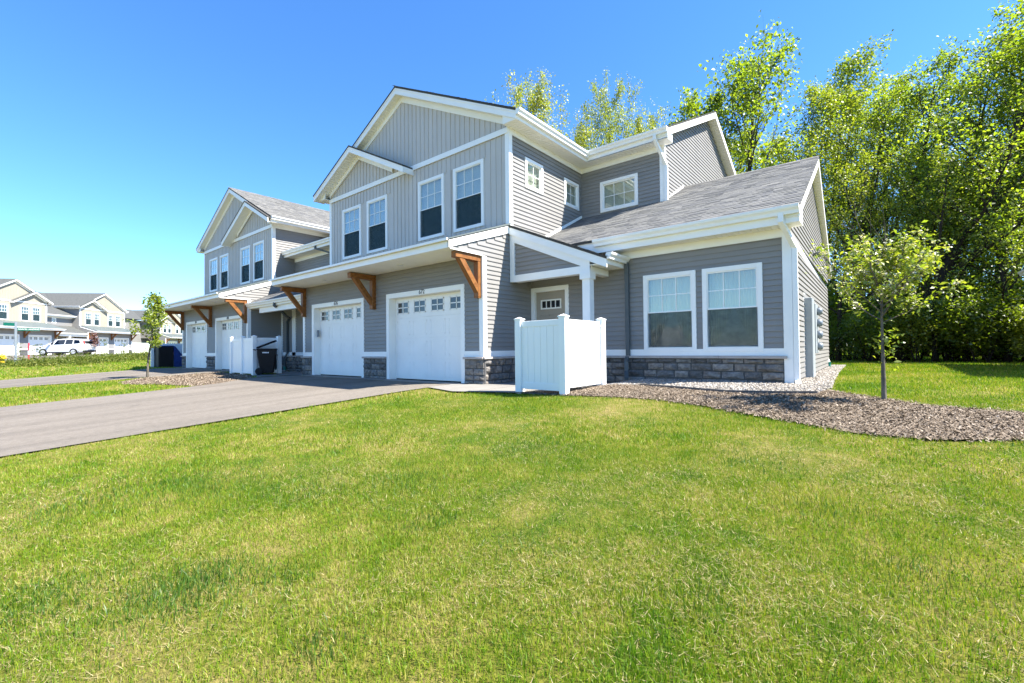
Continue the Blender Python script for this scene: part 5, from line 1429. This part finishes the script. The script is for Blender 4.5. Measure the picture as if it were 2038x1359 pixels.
def spot(px, Yv): p = at_px(px, 690, Yv); return (p.x, Yv, gh(p.x, Yv))
def top_z(px, py, Yv): return at_px(px, py, Yv).z+CAM_Z-0.1
protos = {}
LBL = {'slim': 'slender dark-stemmed tree with sparse leaves at the lawn edge', 'maple': 'leafy green tree at the edge of the woods beyond the side lawn', 'deep': 'dark-leaved tree standing deeper in the woods', 'young': 'thin pale green tree of the woods with light showing between its leaves', 'yellow': 'pale yellow-green spring tree rising behind the main roof'}
SPEC = {'maple': dict(H=14.0, r0=0.24, nleaf=8800, size=0.13, spread=0.15, mat='leaf_green', first=0.22, limbs=20, limb=0.42, rise=0.85, subs=8),
        'deep': dict(H=13.0, r0=0.20, nleaf=7500, size=0.13, spread=0.17, mat='leaf_deep', first=0.12, limbs=20, limb=0.40, rise=0.6, subs=7),
        'young': dict(H=13.0, r0=0.11, nleaf=8500, size=0.135, spread=0.20, mat='leaf_young', first=0.25, limbs=18, limb=0.36, rise=0.9, subs=7),
        'slim': dict(H=11.0, r0=0.13, nleaf=3200, size=0.12, spread=0.16, mat='leaf_young', first=0.2, limbs=16, limb=0.36, rise=0.7, subs=7, gnarl=0.09),
        'yellow': dict(H=18.0, r0=0.18, nleaf=15000, size=0.165, spread=0.22, mat='leaf_yellow', first=0.32, limbs=22, limb=0.46, rise=0.9, subs=7)}
def wood_tree(kind, px, py, Yv, variant=0, sx=1.0):
    sp = dict(SPEC[kind]); Hh = top_z(px, py, Yv); loc = spot(px, Yv); key = (kind, variant)
    if key not in protos:
        k = Hh/sp['H']/1.13; h0 = sp.pop('H')
        t = make_tree('tree', LBL[kind], 'tree', loc, hash(kind) % 1 + 40+variant*7+len(kind), h0/1.04, **sp, group=WG)
        t.scale = (k*sx, k*sx, k); protos[key] = (t, h0); return t
    t, h0 = protos[key]; k = Hh/h0/1.13
    return copy_tree(t, loc, RNG.uniform(0, 6.28), (k*sx, k*sx, k))
# right-hand woods
for kind, px, py, Yv, va, sx in (
    ('maple', 1710, 110, 27.0, 0, 0.95), ('maple', 1800, 90, 29.0, 1, 0.95), ('maple', 1895, 40, 28.0, 0, 0.95), ('maple', 1975, -60, 27.5, 1, 0.95), ('maple', 2090, -110, 27.0, 0, 0.95), ('maple', 2200, -100, 28.5, 1, 1.0), ('maple', 2330, -100, 27.5, 0, 1.0),
    ('young', 1690, 300, 26.5, 0, 1.0), ('deep', 1745, 330, 30.5, 1, 1.1), ('deep', 1840, 300, 32.0, 0, 1.1), ('deep', 1930, 260, 31.0, 1, 1.1), ('deep', 2020, 240, 33.0, 0, 1.1), ('deep', 2120, 250, 30.5, 1, 1.1), ('young', 1860, 300, 26.0, 1, 1.1), ('young', 1960, 250, 26.5, 0, 1.1),
    ('slim', 1668, 260, 23.8, 0, 1.0), ('slim', 1735, 230, 23.6, 1, 1.0), ('slim', 1862, 260, 23.4, 0, 1.0), ('slim', 1925, 240, 23.9, 1, 1.0), ('slim', 2005, 200, 23.5, 0, 1.0),
    ('maple', 1760, 160, 36.0, 0, 1.0), ('maple', 1870, 120, 37.0, 1, 1.0), ('maple', 2010, 90, 36.0, 0, 1.0),
    ('deep', 1750, 400, 34.5, 0, 1.2), ('deep', 1950, 390, 35.0, 1, 1.2),
    ('young', 1655, 85, 33.0, 0, 0.9), ('young', 1605, 130, 31.0, 1, 0.8), ('young', 1562, 190, 33.0, 0, 0.9), ('young', 1500, 215, 34.0, 1, 0.9), ('young', 1455, 240, 31.0, 0, 0.9), ('young', 1640, 140, 29.0, 1, 0.9),
    ('yellow', 1085, 112, 27.0, 0, 0.72), ('yellow', 1215, 140, 28.0, 1, 0.62), ('yellow', 1152, 215, 26.0, 1, 0.7), ('yellow', 1275, 200, 29.0, 0, 0.65)):
    wood_tree(kind, px, py, Yv, va, sx)
# the tall maple between the gable ends and its neighbour
p0 = at_px(1466, 690, 25.5); tp = at_px(1520, 45, 25.5)
Ht = tp.z+CAM_Z
k = Vector((tp.x-p0.x, 0, Ht))
make_tree('tree', 'tall open maple with upswept branches standing above the end gable', 'tree', (p0.x, 25.5, gh(p0.x, 25.5)), 77, Ht*0.88, 0.24, 6500, 0.18, 0.18, 'leaf_green', WG, first=0.45, limbs=15, limb=0.43, rise=1.35, subs=8, lean=(0.06, 0), gnarl=0.03)
q0 = spot(1372, 26.5)
make_tree('tree', 'smaller dark green maple beside the tall one, behind the roof ridge', 'tree', q0, 78, top_z(1372, 150, 26.5)*0.86, 0.16, 7000, 0.18, 0.18, 'leaf_green', WG, first=0.5, limbs=14, limb=0.34, rise=1.0, subs=7)
# leaning trunk at the wood's edge
b0 = at_px(1792, 700, 23.6); g0_ = gh(b0.x, 23.6)
pts = []
for px, py, yy in ((1788, 716, 23.6), (1812, 655, 23.6), (1850, 590, 23.7), (1885, 530, 23.8), (1930, 460, 24.0), (1975, 395, 24.3), (2010, 300, 24.6), (2035, 200, 25.0), (2050, 120, 25.2)):
    w = at_px(px, py, yy); pts.append((w.x-b0.x, yy-23.6, w.z+CAM_Z-g0_))
make_tree('tree', 'dark leaning tree with a thick slanting trunk at the lawn edge', 'tree', (b0.x, 23.6, g0_), 91, 12.5, 0.27, 9000, 0.125, 0.22, 'leaf_green', WG, trunk=pts, first=0.35, limbs=16, limb=0.32, rise=0.55, subs=6)
pts = []
for px, py, yy in ((1800, 712, 24.4), (1845, 640, 24.4), (1900, 575, 24.5), (1950, 490, 24.7), (1985, 420, 25.0), (2010, 350, 25.2)):
    w = at_px(px, py, yy); pts.append((w.x-b0.x, yy-24.4, w.z+CAM_Z-g0_))
make_tree('tree', 'slimmer trunk slanting beside the dark leaning tree', 'tree', (b0.x, 24.4, g0_), 92, 9.0, 0.13, 6000, 0.125, 0.22, 'leaf_green', WG, trunk=pts, first=0.4, limbs=12, limb=0.3, rise=0.4, subs=6)
# undergrowth shrubs
shr = {}
for i, (px, Yv, h, v) in enumerate([(1650+j*38, 24.0+1.2*math.sin(j*2.1), 1.9+0.9*abs(math.sin(j*1.7)), j % 2) for j in range(20)]+[(1630+j*62, 26.8+1.3*math.sin(j*1.3), 3.4+0.7*math.sin(j*2.2), j % 2) for j in range(13)]):
    loc = spot(px, Yv)
    if v not in shr:
        s = make_tree('shrub', 'leafy shrub in the undergrowth at the edge of the woods', 'shrub', loc, 130+v, 2.6, 0.035, 6000, 0.115, 0.20, 'leaf_green' if v == 0 else 'leaf_young', 'undergrowth shrubs at the woods edge', first=0.05, limbs=7, limb=0.5, rise=0.7, subs=5, twigs=4, multi=4)
        s.scale = (h/3.0,)*3; shr[v] = s
    else: copy_tree(shr[v], loc, RNG.uniform(0, 6.28), (h/3.0*RNG.uniform(0.95, 1.25), h/3.0, h/3.0))
# young street trees
yt = make_tree('young_tree', 'young green tree in the tan mulch between the two driveways', 'tree', (-20.62, 4.42, gh(-20.62, 4.42)), 301, 3.0, 0.045, 1900, 0.10, 0.075, 'leaf_young', None, 'bark_pale', first=0.36, limbs=13, limb=0.30, rise=0.7, subs=4, twigs=3, gnarl=0.02)
def blossom_tree():
    x, y = 0.0, 7.30; root = empty('young_tree', (x, y, gh(x, y))); tag(root, 'young flowering tree with white blossom in the brown mulch beside the wing', 'tree')
    m, an = grow(404, 1.68, 0.032, first=0.66, limbs=17, limb=0.62, rise=0.42, subs=5, twigs=3, gnarl=0.012)
    r = random.Random(9)
    for i in range(6):
        p = Vector((r.gauss(0, 0.10), r.gauss(0, 0.10), 1.45+r.uniform(0, 0.3))); d = Vector((r.gauss(0, 0.32), r.gauss(0, 0.32), 1)).normalized(); L = r.uniform(0.6, 1.25)
        pts = [p]
        for k in range(5): d = (d+Vector((r.gauss(0, 0.07), r.gauss(0, 0.07), 0.02))).normalized(); pts.append(pts[-1]+d*L/5)
        m.tube(pts, [0.006, 0.005, 0.004, 0.0035, 0.003, 0.0015], 4, False)
        for k in range(3):
            q = pts[r.randint(1, 4)]; e = (d+Vector((r.gauss(0, 0.5), r.gauss(0, 0.5), 0.1))).normalized(); m.tube([q, q+e*L*0.25], [0.004, 0.0015], 3, False)
    m.build('trunk', 'bark_pale', root, fix=False, smooth=True)
    an = an[an[:, 2] < 2.15]
    crown('crown', an, 3300, 0.062, 0.055, 'leaf_young', root, aspect=0.45)
    k = an[G.integers(0, len(an), 260)]; C = np.repeat(k, 7, 0)+G.normal(0, 0.022, (1820, 3))
    V, F = leaf_quads(C, 0.030, 0.6, 0.9); mesh_np('blossom', V, F, 4, 'blossom', root)
    C = np.array([0.02, 0.0, 0.72])+G.normal(0, [0.07, 0.07, 0.13], (90, 3)); V, F = leaf_quads(C, 0.075, 0.4, 0.45); mesh_np('stem_shoots', V, F, 4, 'leaf_young', root)['kind'] = 'stuff'
blossom_tree()
w = at_px(190, 690, depth=45); make_tree('young_tree', 'small reddish street tree in front of the far garage doors', 'tree', (w.x, w.y, gh(w.x, w.y)), 305, 2.2, 0.03, 700, 0.13, 0.10, 'leaf_red', None, first=0.35, limbs=12, limb=0.28, rise=0.8, subs=4, twigs=3)
# weeds along the lane
def weeds():
    poly = [far_xy(-22, -24), far_xy(40, -25), far_xy(40, -18), far_xy(-22, -17)]
    n = 5200; xs = [p[0] for p in poly]; ys = [p[1] for p in poly]
    x, y = rand_in(poly, 9.0)
    C = []; hts = 0.12+0.55*np.abs(G.normal(0, 0.45, len(x)))
    k = 12
    C = np.stack([np.repeat(x, k)+G.normal(0, 0.12, len(x)*k), np.repeat(y, k)+G.normal(0, 0.12, len(x)*k), np.repeat(ground_h(x, y), k)+np.repeat(hts, k)*G.uniform(0, 1, len(x)*k)], -1)
    V, F = leaf_quads(C, 0.14, 0.3, 0.4); o = mesh_np('weeds', V, F, 4, 'weed_leaf'); o['kind'] = 'stuff'; o['label'] = 'strip of tall weeds along the lane'
weeds()
for px, h, dep in ((36, 1.25, 36), (67, 1.1, 36), (79, 1.2, 36), (208, 1.5, 38), (246, 1.3, 36), (288, 1.0, 30)):
    w = at_px(px, 700, depth=dep); root = empty('tall_weed', (w.x, w.y, gh(w.x, w.y)))
    tag(root, 'tall leafy weed standing above the strip of weeds', 'weed', 'tall weeds by the lane')
    m = MB(); m.tube([(0, 0, 0), (0.03, 0, h*0.5), (0, 0.02, h)], [0.012, 0.009, 0.004], 5); m.build('stem', 'leaf_young', root)
    C = np.stack([G.normal(0, 0.13, 70), G.normal(0, 0.13, 70), G.uniform(0.2*h, h, 70)], -1); V, F = leaf_quads(C, 0.15, 0.3, 0.35); mesh_np('foliage', V, F, 4, 'weed_leaf', root)
